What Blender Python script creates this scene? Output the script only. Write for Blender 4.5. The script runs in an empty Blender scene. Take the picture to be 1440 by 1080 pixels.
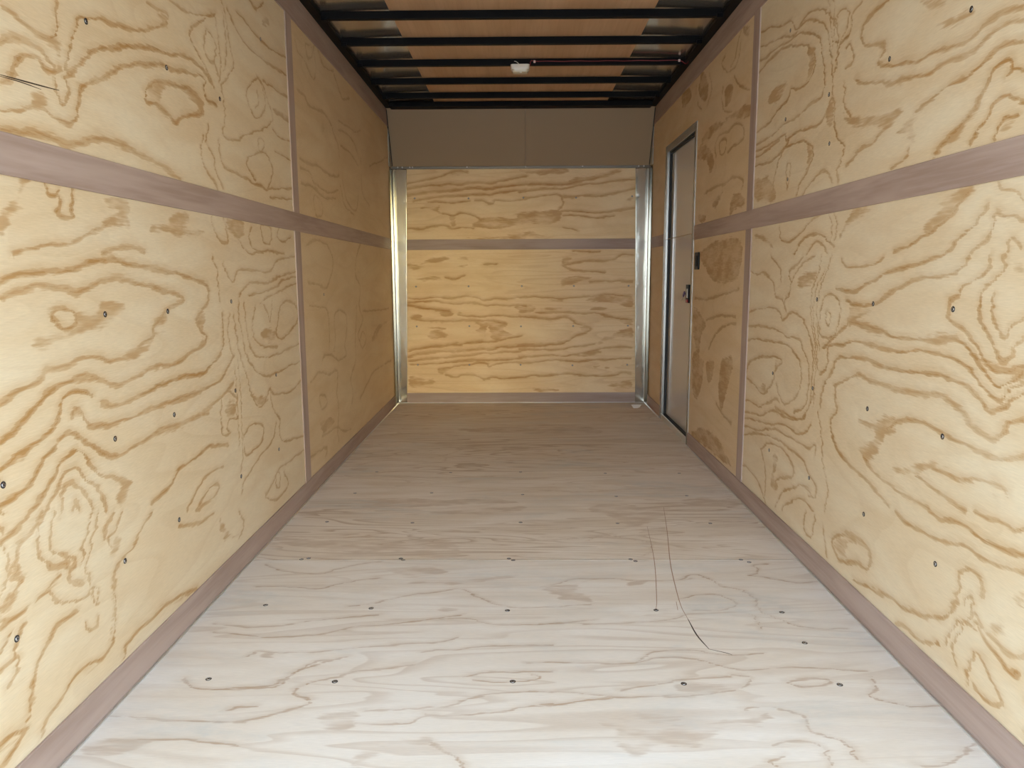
import bpy, bmesh, math, random
import numpy as np
from mathutils import Vector, Matrix

S = bpy.context.scene
COL = S.collection

# ---------------------------------------------------------------- dimensions (metres)
W = 2.03          # inside width
D = 6.022         # back wall
H = 2.28          # top of the side walls
Y0 = 0.22         # open rear end of the trailer
JOINT = 3.395     # upright strips over the sheet joints
Z0, Z1 = 1.239, 1.321   # mid strip

# ---------------------------------------------------------------- camera
cam = bpy.data.cameras.new('camera')
cam.sensor_fit = 'HORIZONTAL'
cam.sensor_width = 36.0
cam.lens = 1044.86 / 1440.0 * 36.0
cam.clip_start = 0.02
cam_ob = bpy.data.objects.new('camera', cam)
COL.objects.link(cam_ob)
_r = Vector((0.99994897, 0.00900134, -0.00458678))
_u = Vector((0.0032219, 0.14617292, 0.98925381))
_f = Vector((-0.00957507, 0.9892181, -0.14613645))
cam_ob.matrix_world = Matrix(((_r.x, _u.x, -_f.x, 0.99791), (_r.y, _u.y, -_f.y, 0.0),
                              (_r.z, _u.z, -_f.z, 1.04413), (0, 0, 0, 1)))
S.camera = cam_ob

# ---------------------------------------------------------------- colour management, sky and sun
S.view_settings.view_transform = 'Standard'
S.view_settings.look = 'None'
S.view_settings.gamma = 1.0
S.view_settings.use_curve_mapping = False
S.view_settings.exposure = 1.49
S.cycles.max_bounces = 16
S.cycles.diffuse_bounces = 10

world = bpy.data.worlds.new('sky')
S.world = world
world.use_nodes = True
wt = world.node_tree
wt.nodes.clear()
w_out = wt.nodes.new('ShaderNodeOutputWorld')
w_bg = wt.nodes.new('ShaderNodeBackground')
w_tc = wt.nodes.new('ShaderNodeTexCoord')
w_sep = wt.nodes.new('ShaderNodeSeparateXYZ')
w_ramp = wt.nodes.new('ShaderNodeValToRGB')
wt.links.new(w_tc.outputs['Generated'], w_sep.inputs[0])
wt.links.new(w_sep.outputs['Z'], w_ramp.inputs[0])
e = w_ramp.color_ramp.elements
e[0].position = 0.0
e[0].color = (0.89, 1.01, 1.12, 1)
e[1].position = 0.6
e[1].color = (0.73, 0.96, 1.24, 1)
# warm glow added low in the sky behind the camera for a trim glint
w_dot = wt.nodes.new('ShaderNodeVectorMath')
w_dot.operation = 'DOT_PRODUCT'
_g = Vector((0.150, -0.985, 0.090)).normalized()
w_dot.inputs[1].default_value = _g
wt.links.new(w_tc.outputs['Generated'], w_dot.inputs[0])
w_glow = wt.nodes.new('ShaderNodeMapRange')
w_glow.interpolation_type = 'SMOOTHSTEP'
w_glow.inputs[1].default_value = 0.9935
w_glow.inputs[2].default_value = 0.9997
wt.links.new(w_dot.outputs['Value'], w_glow.inputs[0])
w_mix = wt.nodes.new('ShaderNodeMix')
w_mix.data_type = 'RGBA'
w_mix.inputs[7].default_value = (5.0, 4.0, 1.5, 1)
wt.links.new(w_glow.outputs[0], w_mix.inputs[0])
wt.links.new(w_ramp.outputs[0], w_mix.inputs[6])
wt.links.new(w_mix.outputs[2], w_bg.inputs['Color'])
w_bg.inputs['Strength'].default_value = 2.2
wt.links.new(w_bg.outputs[0], w_out.inputs[0])

sun = bpy.data.lights.new('sun', 'SUN')
sun.energy = 4.0
sun.angle = math.radians(0.53)
sun.color = (1.0, 0.93, 0.83)
sun_ob = bpy.data.objects.new('sun', sun)
COL.objects.link(sun_ob)
sun_ob.location = (6, 4, 8)
sun_ob.rotation_euler = Vector((0.72, 0.15, 0.68)).to_track_quat('Z', 'Y').to_euler()

# veneer figure of each sheet, measured on the sheet in millimetres: width or P (dark patch) or O (closed ring), then points
FIG_LEFT = """
1 1514,1562 1541,1560 1568,1556 1603,1547 1641,1542 1669,1546 1690,1574 1692,1603 1704,1636
P 1657,1542 1690,1574 1699,1552 1712,1566 1698,1518 1680,1532
1 1503,1491 1548,1514 1591,1518 1636,1512 1672,1481 1673,1438 1691,1417 1712,1442 1714,1477 1729,1521 1755,1573 1779,1611 1801,1632 1862,1652 1914,1656 1981,1666 2042,1678 2122,1710 2209,1747 2242,1773 2214,1780 2159,1777 2119,1775
P 2162,1756 2214,1780 2241,1769 2208,1740 2171,1725 2196,1752
1.2 1492,1413 1529,1436 1552,1471 1587,1491 1622,1497 1639,1478 1662,1474 1698,1491
1.2 1483,1359 1526,1370 1563,1382 1603,1396 1633,1390 1665,1379 1707,1379 1742,1402 1752,1435 1765,1464 1797,1487 1851,1514 1918,1545 1990,1575 2067,1600 2177,1627 2265,1637 2363,1656 2467,1664 2469,1622 2493,1598 2561,1605
P 1590,1409 1625,1415 1627,1401 1602,1391 1580,1393
1.3 1723,1484 1764,1515 1796,1545 1839,1572 1905,1596 2023,1633 2127,1657 2211,1668 2336,1693 2419,1695 2488,1684 2523,1667
O1.4 2083,1538 2141,1571 2228,1591 2338,1602 2420,1589 2443,1565 2394,1536 2309,1520 2242,1490 2186,1505 2131,1512 2077,1504
P 2084,1545 2198,1585 2180,1555 2161,1525 2242,1490 2185,1498 2104,1506
P 2251,1596 2338,1602 2437,1586 2447,1559 2394,1536 2408,1565 2351,1581
1.5 1477,1320 1526,1327 1578,1334 1633,1337 1700,1332 1758,1353 1808,1369 1870,1373 1936,1370 2005,1360 2094,1355 2161,1342 2247,1323
.7 2646,1959 2681,1925 2693,1868 2716,1813 2731,1770 2681,1725 2612,1678 2625,1635 2626,1573 2598,1521 2636,1505 2725,1520 2875,1572 3040,1620 3135,1674 3085,1728 3038,1780 2961,1796
.9 2706,1949 2785,1904 2875,1882 3027,1882 3168,1885 3408,1898
.9 2796,1971 2911,1959 3037,1946 3178,1951 3385,1971
.9 2926,2055 3000,2047 3089,2102
1 2257,1826 2325,1826 2407,1836 2517,1868 2597,1902
.8 2515,1857 2419,1806 2380,1766 2409,1741 2458,1719 2507,1689 2549,1655
.8 2510,1827 2556,1819 2580,1789 2562,1740 2587,1709
.8 2510,1827 2486,1784 2489,1749 2524,1737 2562,1740
.7 2587,1895 2600,1855 2611,1798 2611,1738 2593,1688
.7 2660,1918 2671,1861 2671,1792 2640,1730
.8 2439,1485 2415,1445 2409,1408 2450,1377 2493,1353 2527,1327
.8 2481,1522 2454,1466 2505,1430 2517,1386 2551,1352 2578,1332
.9 2553,1490 2557,1453 2600,1405 2707,1404 2823,1393 2976,1385 3032,1387 3102,1465 3024,1518 2915,1501 2822,1470 2817,1435 2899,1403
O.6 2950,1559 3005,1568 3015,1543 2956,1516
.8 3144,1546 3269,1546 3402,1535
.8 3129,1636 3216,1614 3381,1623
P 3141,1713 3266,1729 3369,1721 3360,1704 3198,1696
O.7 2848,1709 2904,1756 2987,1794 3035,1761 3055,1712 2991,1655 2936,1635 2888,1651 2855,1677
.7 2966,1745 2973,1703 2941,1671
P 3066,2042 3138,2061 3149,2042 3076,2019
.8 3002,1379 3151,1400 3384,1421
.8 3055,1357 3240,1365 3413,1377
.8 3041,1798 3154,1799 3310,1806 3412,1815
P 1454,1165 1482,1176 1501,1205 1534,1236 1540,1233 1514,1202 1518,1179 1480,1162 1470,1143 1447,1124
.9 1602,1235 1608,1221 1631,1216 1646,1230
1 1644,1220 1649,1195 1638,1177 1685,1175 1694,1204 1694,1235
1.1 1482,1087 1528,1102 1591,1112 1658,1117 1724,1133 1795,1153 1850,1173
P 1828,1233 1927,1237 1946,1210 1927,1167 1850,1173 1774,1146 1724,1130 1818,1166 1887,1199 1845,1207
P 2052,1171 2137,1186 2201,1224 2281,1234 2293,1210 2242,1186 2392,1180 2223,1167 2134,1169
.8 2456,1236 2469,1200 2512,1163 2581,1151
.8 2554,1244 2578,1198 2581,1151
.8 2820,1221 2790,1185 2833,1143 2936,1128
O.8 2926,1236 2943,1174 3026,1168 3049,1226 2981,1240
.8 3157,1241 3121,1210 3179,1184 3316,1210
.8 2633,1210 2672,1179 2735,1140 2805,1125 2993,1139 3204,1135
P 2573,1230 2705,1247 2744,1199 2671,1171
1.2 1796,1095 1851,1110 1943,1117 2004,1109
1.3 1434,1035 1476,1045 1535,1050 1598,1055 1667,1060 1733,1071 1784,1080 1848,1086 1914,1077 2010,1069 2117,1057 2236,1046 2350,1024 2399,993 2393,956 2335,928 2297,908 2327,877 2358,844 2318,822 2232,812 2150,793 2062,793 1994,795 1941,786 1880,782 1822,779 1761,796 1713,812 1667,820 1621,816 1577,809 1535,800 1513,784 1477,766 1430,744 1387,730
1.4 1429,1002 1471,1012 1530,1021 1586,1025 1635,1021 1677,1007 1725,1017 1787,1033 1851,1038 1930,1029 2028,1015 2122,1000 2210,980 2208,966 2115,950 2069,929 2024,906 2020,877 1954,867 1901,841 1832,839 1788,836 1749,852 1691,858 1636,854 1583,850 1550,844 1525,832 1485,823 1441,815 1399,804
P 1856,852 1916,864 1978,863 2021,886 2098,888 2034,882 2003,856 1937,837 1853,834
P 2011,906 2084,935 2097,927 2036,892
P 2317,929 2369,919 2333,861 2355,829 2232,812 2166,798 2283,821 2322,847 2304,901
O1 1575,957 1611,973 1653,966 1677,946 1638,927 1597,941
P 1569,968 1620,978 1679,962 1756,961 1789,979 1897,966 1824,931 1720,921 1591,900 1526,894 1506,908 1571,927 1637,923 1677,946 1652,963 1602,974
1.3 1379,676 1421,686 1474,702 1522,714 1558,735 1588,771 1625,786 1670,783 1701,768
1.3 1742,741 1804,730 1884,732 1985,738 2083,743 2205,747 2324,742 2401,763 2452,781 2488,817 2496,872 2494,920
1.3 1618,739 1637,749 1659,737 1678,708 1734,689 1796,681 1877,683 1978,690 2088,687 2212,684 2333,687 2450,701 2516,733 2575,767
P 1618,736 1639,748 1663,733 1670,718 1640,737
1.3 1411,616 1455,623 1489,649 1523,670 1559,688 1586,698 1612,697 1654,674 1697,642 1743,616 1806,600 1877,608 1966,614 2049,619 2168,613 2286,612 2399,630 2503,653 2559,669
P 1914,612 2049,619 2200,610 2339,609 2199,599 2047,606 1966,611
1 1455,573 1504,593 1535,615 1560,640 1605,655 1628,658 1648,639 1681,603 1726,568 1786,542
P 1765,548 1815,546 1834,519 1817,487 1786,472 1779,498 1800,523
1 1506,556 1553,594 1569,617 1609,622 1622,616 1641,591 1684,562 1709,526 1723,483
1 1553,539 1563,576 1586,590 1619,570 1652,538 1670,500
1 1594,525 1606,546 1611,519
.8 2445,1107 2476,1062 2479,1015 2490,960
.9 2530,1086 2565,1046 2615,1023 2653,1054 2700,1067 2846,1064 3009,1060 3073,1094 3201,1115 3391,1130
.8 2662,971 2714,1003 2814,1019 2973,1013 3094,1036 3362,1061
.8 2756,968 2940,981 3058,998 3186,1026 3377,1040
.8 2879,937 2936,953 3023,965 3148,986 3372,1008
.8 2564,908 2537,869 2540,820 2573,759
.9 2596,907 2616,822 2648,734 2687,685 2724,609 2790,543 2873,557 2935,594 2989,562 3210,542 3377,570
P 2724,609 2783,581 2903,571 2872,552 2790,543
.8 2659,954 2642,913 2664,835 2698,754 2764,702 2862,662 3032,644 3228,655 3390,657
.8 2704,944 2714,857 2749,766 2872,726 3075,723 3275,733 3403,738
.8 2824,921 2776,861 2793,807 2879,771 3049,750
O1 3063,842 3104,909 3205,935 3338,909 3346,845 3252,809 3115,779 3042,805
P 2861,828 3029,815 3024,787 2936,780
.7 2905,931 2955,897 2977,858 3019,941
O.8 2447,621 2461,643 2523,646 2583,606 2556,577 2572,540 2509,553 2485,533 2501,504 2450,511 2435,543 2432,592
P 2476,608 2559,598 2541,555 2488,557
.8 2630,468 2681,492 2756,490 2831,461 2823,415 2741,397 2642,394 2624,434
.6 2605,747 2622,643 2615,523 2606,394 2576,349
.6 2580,733 2589,648 2582,530 2580,444
.7 2935,594 2952,514 3032,450 3021,381 3111,341 3372,304
.7 2986,449 2931,382 2815,361 2706,333 2604,306 2575,271
.8 3363,244 3198,246 3063,249 2969,243 2904,211 2843,190 2815,189 2894,145 3013,129 3098,156 3059,219
O.7 2953,238 2945,190 2989,177 2997,226
1 2475,469 2359,496 2267,494 2181,486 2101,478 2052,449 2007,442 1939,436
.9 2206,325 2282,359 2358,368 2385,349 2333,328 2259,327 2223,320
.9 2143,346 2216,387 2309,414 2424,407
1.2 1369,610 1411,616
1 1358,536 1399,543 1430,556 1447,571
1.2 1345,410 1381,422 1405,442 1377,463 1395,470 1409,510 1440,523 1464,539 1490,556
P 1348,408 1388,422 1409,445 1381,466 1401,481 1407,453 1411,434 1365,405
1 1498,554 1471,532 1467,482 1489,443 1526,419 1559,409 1555,383 1578,362 1604,351
.8 1528,544 1507,509 1506,478 1537,439 1570,426 1585,404 1566,400
.8 1665,499 1640,462 1616,431 1606,395
.8 1693,490 1655,433 1623,383 1634,326 1608,314 1547,331 1500,356 1480,383 1440,380 1473,392 1523,402
P 1441,383 1481,393 1519,403 1495,382
1 1753,470 1717,446 1703,421
P 1749,411 1774,390 1746,357 1722,372 1735,391
1 1333,372 1367,375 1410,379 1375,381 1335,386
1 1577,295 1508,300 1473,286 1446,268 1417,231 1402,203 1392,163 1376,152
P 1376,152 1395,186 1407,211 1414,185 1395,160
1 1935,410 1879,383 1825,351 1765,337 1727,303 1730,253 1715,223 1714,180 1693,153 1650,140 1593,154 1556,157 1528,151 1491,133 1448,122 1412,96
P 1715,296 1730,253 1708,195 1690,167 1706,233
P 1518,145 1556,157 1611,149 1660,138 1600,138 1554,147
O.7 1648,326 1634,297 1656,278 1658,310
.7 1599,255 1614,233 1643,228 1651,247
1.2 1406,351 1381,328 1373,302 1373,322 1373,277 1342,254
1.2 2169,83 2060,116 1973,127 1904,125 1827,123 1766,115 1739,91
P 2121,97 1987,125 1999,112 2104,96
P 2379,248 2430,181 2530,127 2388,175
.9 2543,211 2579,145 2529,119
1 1293,114 1321,117 1365,133
1 2091,316 2217,280 2325,274
1 1795,456 1770,440 1746,424 1718,416 1730,388
.8 3498,2082 3543,2047 3648,2037 3755,1994 3816,1999 3846,2059 3815,2124 3863,2169 3940,2127 4024,2106 4216,2133
O.7 3679,2116 3708,2064 3791,2096 3777,2134
.9 3498,1872 3622,1871 3693,1846 3855,1860 3985,1865 4097,1842 4162,1797 4256,1754 4272,1696
P 3911,1812 3974,1796 3946,1758 4034,1740 3923,1748 3884,1780
1 3502,1570 3649,1571 3811,1583 3983,1568 4176,1575 4256,1597
.9 3503,1530 3642,1529 3715,1496 3836,1478 4014,1475 4216,1508
.9 3502,1460 3672,1470 3918,1442 4157,1460
.8 4270,1840 4489,1855 4664,1834 4781,1773
.8 4309,1763 4532,1761 4772,1718
.9 4332,1570 4426,1467 4662,1436 4745,1552
.8 4273,1539 4365,1437 4594,1404
O.7 3703,1420 3730,1337 3836,1345 3866,1392 3786,1429
.8 4214,2121 4356,2049 4407,2037 4583,2076
.8 4278,1889 4439,1896 4740,1914 4877,1952
.8 4849,1784 4861,1648 4880,1552 5088,1501
.8 5132,1768 5555,1859 5846,1934
.9 3532,1183 3745,1220 3972,1181 4034,1095 3892,984 3710,998 3544,1012
1 4752,1236 4636,1160 4583,1044 4708,970 4654,854 4746,759 4592,681 4653,631
.9 3546,900 3736,886 3872,862 3905,761 3889,662
.9 3987,639 4021,688 4016,817 4128,849 4294,814 4290,719 4236,641 4257,584 4084,577 3932,620 3788,635 3739,617
.9 3509,540 3685,563 3867,526 4022,532 4040,477 4002,404 4042,317 3995,194 4013,136
O.8 3660,411 3666,446 3755,431 3796,387 3699,367
O.7 4653,631 4734,685 4836,630 4717,580
.8 4586,856 4518,643 4499,529 4354,432 4403,339 4327,266
P 5698,701 5300,658 5200,599 5029,597 5077,634 5305,692
1 5752,384 5256,391 4993,375 4747,315 4596,278
1 3678,237 3820,231 3973,225 4130,165 4307,141
.9 3452,182 3623,176 3759,156 3730,125
.9 5713,791 5147,800 4756,819
P 3645,317 3880,295 3924,248 3727,251
"""
FIG_RIGHT = """
.8 3351,2053 3258,2043 3085,1998 2981,1983 2925,1932 2836,1953 2749,1948 2664,1916 2580,1855 2573,1810
.8 3342,1993 3190,1968 3052,1953 2948,1922 2834,1936 2723,1905 2646,1854 2607,1783 2577,1700 2566,1623
.9 3350,1938 3185,1930 3022,1918 2875,1908 2760,1873 2692,1830 2664,1776 2634,1700 2646,1641 2748,1633 2857,1615 2955,1617 3031,1614 3139,1598 3352,1596
.9 3360,1892 3240,1908 3072,1907 2893,1873 2775,1831 2726,1778 2741,1734 2802,1710 2895,1715 2958,1730 2979,1700 3094,1681 3205,1657 3359,1647
P 2798,1837 2730,1806 2742,1743 2825,1711 2786,1754
P 3216,1734 3164,1778 3028,1777 2998,1748 3101,1727
.9 3381,1571 3163,1565 3000,1573 2971,1550 2827,1559 2653,1550 2599,1585 2575,1618 2542,1588 2534,1527 2499,1476 2450,1439 2462,1397 2494,1372 2479,1332
P 2605,1564 2582,1604 2559,1599 2540,1543 2571,1527
.9 3373,1509 3154,1497 3018,1513 2945,1546
.8 3377,1545 3219,1545 3051,1564
.9 3109,1379 3065,1466 2992,1518 2844,1520 2728,1492 2702,1456 2739,1412 2800,1371 2842,1333
P 2762,1502 2703,1464 2739,1412 2781,1393 2743,1446
O.7 2964,1408 2958,1460 2920,1455 2926,1412 2944,1361
.8 2793,1319 2710,1360 2610,1387 2548,1364 2526,1338
P 3381,1450 3174,1434 3080,1376 3102,1332 3319,1362 3375,1408
.6 2599,1927 2583,1878 2575,1817 2590,1792 2542,1778 2545,1736 2557,1695
.6 2639,1941 2608,1857 2584,1776
O.7 2563,1864 2511,1872 2473,1849 2469,1820 2499,1787 2532,1776
.8 2377,1851 2438,1831 2448,1786 2480,1774 2530,1761 2541,1705
1.2 2210,1794 2293,1790 2351,1776 2370,1749 2342,1713 2237,1689 2212,1663 2244,1640 2171,1611 2081,1596 2009,1586 1954,1587 1881,1578 1814,1571 1762,1581 1714,1590 1667,1589 1621,1583
P 2367,1727 2252,1697 2206,1665 2245,1647 2227,1671
P 1954,1587 1862,1580 1814,1569 1881,1572
.8 2476,1745 2443,1749 2417,1687 2466,1679
1.3 2392,1625 2326,1599 2235,1580 2138,1563 2062,1550 1969,1538 1927,1544 1857,1541 1791,1539 1741,1550 1693,1560 1647,1559 1617,1552
P 2342,1606 2207,1576 2075,1559 1981,1544 2074,1547 2206,1570
1.1 1611,1511 1665,1525 1712,1519 1751,1503 1793,1488 1849,1486 1907,1478 1970,1470 2024,1452
.9 2477,1632 2464,1600 2469,1572 2411,1524
P 2485,1561 2427,1521 2328,1508 2223,1493 2141,1489 2088,1474 2136,1456 2189,1447 2262,1465 2426,1510
1.1 2189,1447 2256,1420 2346,1408 2424,1377
P 2106,1426 2014,1462 2001,1447 2032,1424 2005,1395 2026,1378 2065,1400
P 1929,1486 1908,1485 1912,1474 1931,1479
1.3 1919,1335 1860,1359 1805,1381 1765,1415 1726,1446 1706,1476 1675,1487 1648,1485 1638,1468 1648,1456
P 1851,1362 1774,1417 1718,1449 1739,1419 1787,1383 1831,1359
1 1771,1333 1739,1353 1709,1383 1689,1413 1650,1416 1634,1410 1593,1387
1 1676,1327 1672,1351 1650,1366 1605,1366
P 1669,1336 1660,1353 1619,1360 1638,1335
1 2131,1326 2070,1346 2037,1371
P 2030,1732 1918,1694 1936,1678 1979,1687 2028,1720
P 1962,1643 1922,1652 1861,1638 1805,1635 1860,1629 1929,1633
1 1633,1462 1602,1449
.9 3005,1231 2984,1175 2892,1162 2775,1191 2691,1227 2570,1242
.9 2835,1111 2749,1164 2642,1180 2559,1163 2478,1129
.9 2719,1108 2638,1151 2576,1140 2532,1107
.7 2493,1236 2468,1189 2481,1152
.7 2530,1231 2504,1184 2509,1145
P 2323,1244 2214,1228 2257,1217 2348,1196 2397,1185 2446,1158 2384,1213
P 3332,1211 3171,1193 3077,1151 3231,1186
P 1913,1219 1822,1227 1757,1236 1747,1225 1825,1183 1873,1164 1924,1144 1937,1157 1868,1198
1.2 2086,1102 2012,1112 1955,1128 1882,1153 1825,1183 1764,1221
1.1 1559,1148 1590,1160 1621,1162 1650,1174 1659,1150 1671,1120 1728,1091
1 1647,1234 1637,1218 1582,1207 1565,1191
1 1602,1080 1602,1107 1587,1114 1566,1096
1 1842,1086 1796,1115 1735,1144 1681,1187
.9 3415,1068 3275,1036 3181,1046 3057,1008 3021,951 2939,945 2893,900 2913,945 2864,965 2859,1019 2877,1054 2783,1080 2741,1105
.8 3101,1113 2982,1064 2961,1009
.8 2846,1010 2759,1071 2631,1102
P 2798,1019 2623,1045 2640,1012 2748,994
.9 3403,854 3287,887 3071,902 2958,888 2927,857 2830,899 2732,882 2659,836 2607,773 2603,673 2621,568 2681,513 2826,503 2960,507
.9 3396,801 3212,819 3003,819 2867,802 2745,803 2693,764 2641,710 2631,635 2665,560 2754,526
.9 3422,723 3269,758 3024,765 2863,770 2760,740 2706,693 2718,613 2784,566 2856,539 2913,563 2959,603
O1.1 3351,600 3322,647 3163,691 2960,709 2904,696 2981,658 3002,607 3111,541 3242,562 3348,579
P 3242,556 3102,582 3083,555 3142,536
P 2974,707 2893,707 2903,687 2982,668
.9 3405,471 3231,479 3134,480 2964,540 2909,535
.9 3398,417 3258,426 3099,451 2986,492 2849,489 2704,509 2640,547 2594,607 2580,660
.9 3412,380 3221,407 3006,429 2871,457 2720,456 2631,479 2581,516
.9 3407,348 3183,367 2948,421 2814,422 2692,422 2601,425 2540,448 2535,407
.9 3400,298 3213,345 3000,381 2861,383 2733,376 2637,364 2588,333 2521,309 2515,268 2578,257
1 3109,295 3024,345 2912,361 2804,349 2737,320 2744,281 2894,230 2915,184
P 2974,297 2934,317 2903,296 2937,238 2891,211 2901,184 2957,177 2971,218 2954,263
.9 3401,168 3222,170 3120,145 3035,98 3000,62
.8 3109,295 3056,246 3030,171 3036,107
.9 2905,108 2834,189 2715,248 2603,281 2535,262
.9 2825,120 2778,163 2642,229 2529,216
.6 2570,1101 2602,1037 2646,979 2645,896 2602,815 2580,735 2578,643 2579,576
.6 2493,1099 2524,1053 2575,989 2595,915 2573,834 2555,779
.6 2544,1053 2614,980 2624,897 2578,793 2560,712
O.8 2549,949 2494,971 2427,957 2403,917 2438,845 2532,830 2567,859
O.7 2514,911 2485,912 2480,873 2509,875
1 2544,698 2479,731 2488,793 2434,814 2363,817 2282,836 2188,834 2102,832 2009,831 1927,843 1860,844 1797,845 1747,839 1699,823 1651,797 1606,777 1577,772 1564,789 1513,822
1.2 2527,790 2472,819 2420,847 2354,874 2339,890 2241,889 2137,883 2053,869 1954,874 1854,877 1783,886 1734,877 1685,857 1647,829 1610,808 1589,801 1556,816 1515,841
P 2339,894 2197,896 2067,876 1921,883 1814,892 1763,882 1919,870 2065,862 2209,878
1.2 2518,586 2508,654 2440,720 2409,763 2323,780 2228,791 2137,784 2054,780 1977,781 1896,791 1810,794 1731,791 1684,781 1645,760 1617,739 1601,739 1571,757 1509,798
1.4 2415,676 2331,711 2251,734 2158,729 2060,730 1982,729 1900,735 1814,743 1762,740 1712,726 1672,701 1627,689 1593,685 1563,702 1536,728 1502,745
P 2332,719 2252,737 2174,734 2250,723
P 1803,745 1723,736 1663,703 1593,688 1537,731 1586,695 1653,694 1721,719
1.1 2406,677 2408,630 2377,604 2427,563 2410,511 2349,469 2260,446 2162,435 2085,415 2013,395
.8 2536,567 2495,492 2475,422 2448,371 2422,321 2431,248
P 2233,601 2142,612 2048,644 2008,639 2017,611 2068,593 2077,556 2142,506 2187,502 2237,519 2148,547 2124,588 2200,593
1.1 2057,609 2008,639 1948,658 1878,662 1823,658 1770,652 1711,648 1655,644 1603,640 1555,645 1490,666
P 2003,513 1884,545 1811,579 1740,586 1729,574 1789,570 1881,520 1989,504
1.1 2187,502 2138,478 2049,460 1956,453 1883,450 1815,453
1.1 1892,517 1835,515 1780,506 1709,499 1662,500
1.2 1819,559 1747,563 1689,565 1620,582 1563,590 1530,581
P 1646,580 1556,595 1530,581 1585,576
.9 2418,1082 2380,1063 2313,1059 2206,1065 2138,1087
1.1 2441,991 2352,986 2257,1002 2158,1031 2066,1050 1981,1062 1903,1073 1841,1083
1.2 2365,956 2265,945 2190,955 2109,978 2023,1012 1941,1028 1854,1032 1777,1046 1735,1081
P 2346,938 2219,950 2186,928 2291,901 2337,876
1 1806,978 1812,953 1789,925 1739,912 1689,884 1651,855 1614,836 1567,837 1517,851
1 1806,978 1768,988 1753,1010 1701,1027 1654,1058 1657,1079
1 1609,1078 1613,1048 1649,1022 1678,991 1686,953 1660,923 1622,890 1602,861 1577,856 1551,886 1526,913
1.1 1637,992 1632,956 1602,917 1581,909 1565,930 1532,956
P 1559,1043 1582,1053 1568,1057 1545,1047
P 1581,572 1561,572 1552,565 1575,560
.9 2591,192 2605,133 2536,114 2521,163 2506,202
.9 2443,190 2416,141 2391,101
O1.6 2354,176 2263,226 2166,242 2102,222 2110,171 2187,166 2250,136 2321,136
P 2345,176 2262,222 2181,236 2243,206 2254,162 2203,159 2303,139
1.2 1973,394 1909,383 1839,385 1764,391 1695,407 1641,419 1596,414 1539,420 1486,429 1457,433
1.2 1814,447 1761,446 1703,460 1647,462 1602,456 1552,458 1505,460 1462,469
1.2 1627,508 1576,509 1536,514 1497,510 1470,524
1.2 2195,105 2132,113 2045,133 1965,151 1901,153 1843,168 1788,181 1737,202 1700,229 1675,265 1671,302 1667,339 1643,367 1607,370 1583,353 1588,328
P 1878,164 1788,187 1727,210 1684,255 1678,282 1666,264 1717,209 1797,170
.9 1640,282 1638,300 1621,313 1613,300 1609,273
1 1930,91 1881,102 1833,100 1778,112 1727,136
.9 1699,151 1669,220 1635,246 1612,248
.9 1655,120 1669,154 1649,213 1626,248 1594,280 1563,239 1519,223 1477,208 1441,218
1 1606,106 1603,155 1582,190 1555,187 1518,158 1490,136 1495,116 1544,108 1579,110
P 1553,286 1513,297 1504,286 1534,271
1 1434,270 1460,250 1498,246 1548,253
P 1613,256 1592,264 1590,251 1607,245
P 1493,371 1451,390 1450,380 1476,358
.8 3652,2152 3699,2107 3728,2055 3801,2033
.8 3911,2115 3970,2099 3923,2055 3818,2017 3705,2018 3656,2055 3645,2101
P 4422,2148 4319,2140 4235,2066 4251,2000 4323,1987 4405,2023 4456,2083
.8 4475,2149 4523,2099 4455,1997 4370,1955
.8 4217,2108 4157,2013 4244,1952
P 3888,1950 3789,1947 3744,1896 3816,1860 3878,1873
.8 3932,1971 3945,1909 3873,1840 3752,1815
.8 3736,1976 3655,1915 3476,1853
P 4324,1801 4086,1827 3910,1804 3676,1809 3466,1784 3460,1735 3826,1788 4034,1772 4319,1764
1 4017,1646 4048,1707 3943,1745 3819,1733 3668,1747 3556,1705 3549,1654 3691,1648 3805,1635
O.8 3953,1658 3959,1704 3855,1708 3830,1671 3887,1637
P 4397,1765 4164,1715 4060,1629 4145,1571 4204,1650 4414,1693
1 4255,1477 4041,1489 3825,1487 3671,1500 3524,1472 3536,1433
P 4075,1400 3946,1445 3861,1447 3981,1380 3890,1350
P 4373,1389 4214,1364 4209,1327 4367,1344
P 3697,1409 3551,1414 3475,1367 3650,1341 3724,1326
P 4891,2186 4701,2147 4632,2074 4877,2075
P 3654,2172 3512,2119 3542,2099
P 4309,1157 3914,1210 3519,1193 3536,1032 3744,994 3986,1004 4155,1071
1.2 4396,899 4132,901 3876,928 3609,960 3528,973
P 4420,839 4234,820 4112,757 4217,693 4263,588 4397,664
P 4385,576 4142,559 4178,398 4288,322 4389,365
1 4116,784 3862,826 3551,843
1.2 4042,639 3899,732 3716,784 3546,808
P 3782,588 3651,641 3562,614 3652,479 3749,347 3812,454
1.2 3849,369 3700,331 3564,319
P 4324,120 4092,191 3826,199 3678,168 3536,114 3863,96 4136,88 4381,62
P 4085,552 3929,584 3920,518 4016,450
"""
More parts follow.
